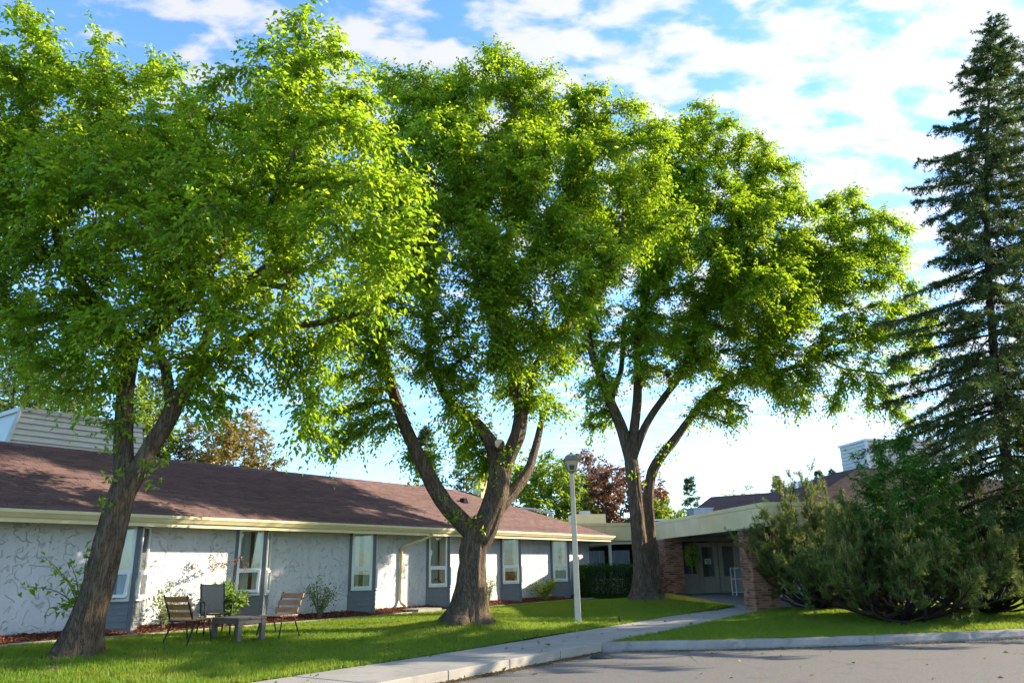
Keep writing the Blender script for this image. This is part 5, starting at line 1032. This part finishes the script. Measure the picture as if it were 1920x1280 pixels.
# ------------------------------------------------------------------ garden furniture
def slat_chair(label, loc, rz, mat):
    t = thing('slatted_chair', (0, 0, 0), label, 'chair', 'slatted chairs by the low table')
    for k, z in enumerate((.52, .655, .79)):
        y = -.235-.075*k; m = MB(); m.frame_box((0, y, z), (1, 0, 0), (0, math.cos(.28), math.sin(.28)), (0, -math.sin(.28), math.cos(.28)), -.285, .285, -.014, .014, -.048, .048); obj('back_slat', m, mat, t, bevel=.006)
    for k in range(5): m = MB(); m.box(0, -.20+k*.112, .425, .56, .098, .026); obj('seat_slat', m, mat, t, bevel=.006)
    for s in (-1, 1):
        x = s*.262; m = MB(); m.bar((x, .20, .41), (x+s*.02, .30, 0), .028, .014); obj('leg', m, BLACK, t); m = MB(); m.bar((x, -.14, .41), (x+s*.02, -.34, 0), .028, .014); obj('leg', m, BLACK, t)
        m = MB(); m.bar((x, .26, .402), (x, -.25, .402), .026, .016); m.bar((x, -.21, .40), (x, -.425, .86), .026, .016); obj('side_frame', m, BLACK, t)
    m = MB(); m.bar((-.262, -.22, .398), (.262, -.22, .398), .018); m.bar((-.262, .24, .398), (.262, .24, .398), .018); obj('cross_bar', m, BLACK, t)
    t.location = tuple(loc); t.rotation_euler = (0, 0, rz); return t
slat_chair('orange brown slatted chair with its back to the leaning elm', at_ground(352, 1206), -R_(20), WOOD)
slat_chair('darker brown slatted chair in front of the airy shrub', at_ground(520, 1195), -R_(203), WOOD2)
tb = thing('low_table', (0, 0, 0), 'low brown plank table between the garden chairs', 'table')
for k in range(5): m = MB(); m.box(0, -.24+k*.12, .405, 1.0, .112, .03); obj('plank', m, TABLEM, tb, bevel=.005)
m = MB(); 
for y in (-.28, .28): m.box(0, y, .35, .92, .03, .08)
for x in (-.46, .46): m.box(x, 0, .35, .03, .53, .08)
obj('apron', m, TABLEM, tb)
for x in (-.44, .44):
    for y in (-.25, .25): m = MB(); m.box(x, y, .195, .09, .09, .39); obj('leg', m, TABLEM, tb, bevel=.006)
tb.location = tuple(at_ground(445, 1199)); tb.rotation_euler = (0, 0, R_(140))
ac = thing('sling_armchair', (0, 0, 0), 'taupe mesh sling armchair with curved arms behind the low table', 'chair')
def sling(name, path):
    V = []; F = []; n = len(path)
    for y, z in path:
        for k in range(9): x = -.25+.5*k/8; V.append((x, y-.03*math.cos(k/8*math.pi-math.pi/2), z-.012*math.cos(k/8*math.pi-math.pi/2)))
    for i in range(n-1):
        for k in range(8): a = i*9+k; F += [a, a+1, a+10, a+9]
    o_ = obj(name, np_mesh(name, np.array(V), np.array(F), 4, smooth=True), SLING, ac); sd = o_.modifiers.new('thick', 'SOLIDIFY'); sd.thickness = .012
sling('back_sling', [(-.20, .42), (-.24, .55), (-.29, .72), (-.35, .90), (-.39, .99)]); sling('seat_sling', [(.26, .44), (.2, .425), (0, .40), (-.14, .40), (-.20, .42)])
for s in (-1, 1):
    x = s*.265; m = MB(); m.tube([(x, -.39, 1.0), (x, -.28, .70), (x, -.20, .42), (x, .0, .39), (x, .24, .43), (x, .29, .38)], .017, 8); obj('side_frame', m, BLACK, ac, smooth=True)
    m = MB(); m.tube([(x, -.27, .64), (x+s*.04, -.1, .66), (x+s*.05, .1, .665), (x+s*.04, .25, .63), (x+s*.03, .29, .54), (x+s*.02, .27, .3), (x+s*.02, .30, 0)], .019, 8); obj('arm', m, BLACK, ac, smooth=True)
    m = MB(); m.tube([(x, -.12, .40), (x+s*.01, -.26, .2), (x+s*.02, -.36, 0)], .017, 8); obj('leg', m, BLACK, ac, smooth=True)
ac.location = tuple(at_ground(399, 1191)); ac.rotation_euler = (0, 0, R_(215)); ac.scale = (.88, .95, 1.0)
# white rack by the doors
p = Q(EO, BW-2.2, 2.35, .42); rk = thing('white_rack', p, 'small white metal rack standing outside the entrance doors', 'rack')
for s in (0, .6): m = MB(); m.bar(p+DB*s, p+DB*s+ez*1.05, .035); obj('upright', m, WHITE, rk); m = MB(); m.bar(p+DB*s+DA*.35, p+DB*s+DA*.35+ez*1.05, .035); obj('upright', m, WHITE, rk)
for z in (.12, .62, 1.03): m = MB(); m.frame_box(p, DB, DA, ez, .02, .58, 0, .35, z-.015, z+.015); obj('shelf', m, WHITE, rk)
# bench and planter glimpsed behind the pines
p = Q(EO, -.2, 2.2, .2); bn = thing('park_bench', p, 'dark metal bench half hidden behind the pine shrub', 'bench'); m = MB(); m.frame_box(p, DB, DA, ez, 0, 1.4, 0, .45, .42, .46); obj('seat', m, BLACK, bn); m = MB(); m.frame_box(p, DB, DA, ez, 0, 1.4, .43, .47, .5, .9); obj('backrest', m, BLACK, bn)
for s in (.08, 1.32): m = MB(); m.frame_box(p, DB, DA, ez, s-.03, s+.03, .03, .43, -.15, .42); obj('leg', m, BLACK, bn)
p = at_ground(1925, 1112); pl = thing('planter_box', p, 'pale concrete planter box at the end of the verge', 'planter'); m = MB(); m.box(p[0], p[1], p[2]+.3, 1.2, .6, .4, R_(10)); obj('trough', m, CONC, pl, bevel=.02)
for s in (-.4, .4): m = MB(); m.box(p[0]+s, p[1], p[2]+.02, .18, .5, .2, R_(10)); obj('foot', m, BLACK, pl)
# basket added at the left of the porch for foliage reflected in glass
p = Q(EO, 7.6, .75, 2.2); hbk = thing('reflection_basket', p, 'leafy basket added for glass-reflected foliage under the porch soffit beside the brick pillar', 'basket'); leaf_obj('foliage', leaf_cloud(p-ez*.25, .36, 500, .1, .05, 61, (.8, .8, 1.3), up=-.5), FARG, hbk); m = MB(); m.lathe(p-ez*.2, [(.08, -.12), (.17, 0), (.18, .02)], 12); obj('pot', m, BLACK, hbk); m = MB(); m.tube([p-ez*.2, p+ez*.56], .008, 5); obj('hanger', m, BLACK, hbk)

# ------------------------------------------------------------------ litter: straw along the kerb, leaves on lawn, walk and road
n = 5000; uu = rng.uniform(2, 13.6, n); pp = UX*uu[:, None]+VX*(KV-np.abs(rng.normal(0, .09, n)))[:, None]+ez*(.006+rng.uniform(0, .015, (n, 1)))
kp = kc[rng.integers(2, 60, 2600)]; kp = kp+np.stack([rng.normal(0, .15, 2600), -np.abs(rng.normal(0, .10, 2600))-.01, .006+rng.uniform(0, .015, 2600)], 1); pp = np.vstack([pp, kp])
d = leaves_at(pp, rng.normal(size=(len(pp), 3))*np.array([1, 1, .15]), .06, .018, rng, nrm=np.tile([0, 0, 1.0], (len(pp), 1))); tag(obj('straw_debris', np_mesh('straw_debris', d[0], d[1], 3, d[3]), STRAW), 'dry straw and seed debris gathered along the kerb foot', 'debris', kind='stuff')
n = 420; xy = np.stack([rng.uniform(-8, 14, n), rng.uniform(9.5, 24, n)], 1); uv_ = np.array([uv_of(*q) for q in xy]); z = np.array([float(ground_z(*q)) for q in xy]); road = ((uv_[:, 1] < KV-.05) & (xy[:, 1] < 15.5)); wk = (uv_[:, 1] > KV) & (uv_[:, 1] < WV); z = np.where(road, .004, np.where(wk, walk_z(uv_[:, 0])+.012, z+.06)); keep = road | wk | (uv_[:, 1] > WV); keep &= ~(road & (rng.uniform(size=n) < .5))
pp = np.column_stack([xy, z])[keep]; d = leaves_at(pp, rng.normal(size=(len(pp), 3))*np.array([1, 1, .2]), .10, .06, rng, nrm=np.tile([0, 0, 1.0], (len(pp), 1))+rng.normal(0, .3, (len(pp), 3))); tag(obj('fallen_leaves', np_mesh('fallen_leaves', d[0], d[1], 3, d[3]), LITTER), 'scattered fallen green and yellow leaves on lawn, walk and road', 'leaves', kind='stuff')
mb = MB(); q = [at_Y(978, 952, 35), at_Y(1005, 955, 35), at_Y(1036, 962, 35)]; mb.tube(q, .05, 8); mb.tube([q[0], q[0]-ez*1.4], .04, 8); mb.tube([q[2], q[2]-ez*1.2], .04, 8)
tag(obj('roof_rail', mb, STEEL), 'thin grey pipe rail on the flat roof behind the wing hip', 'rail')
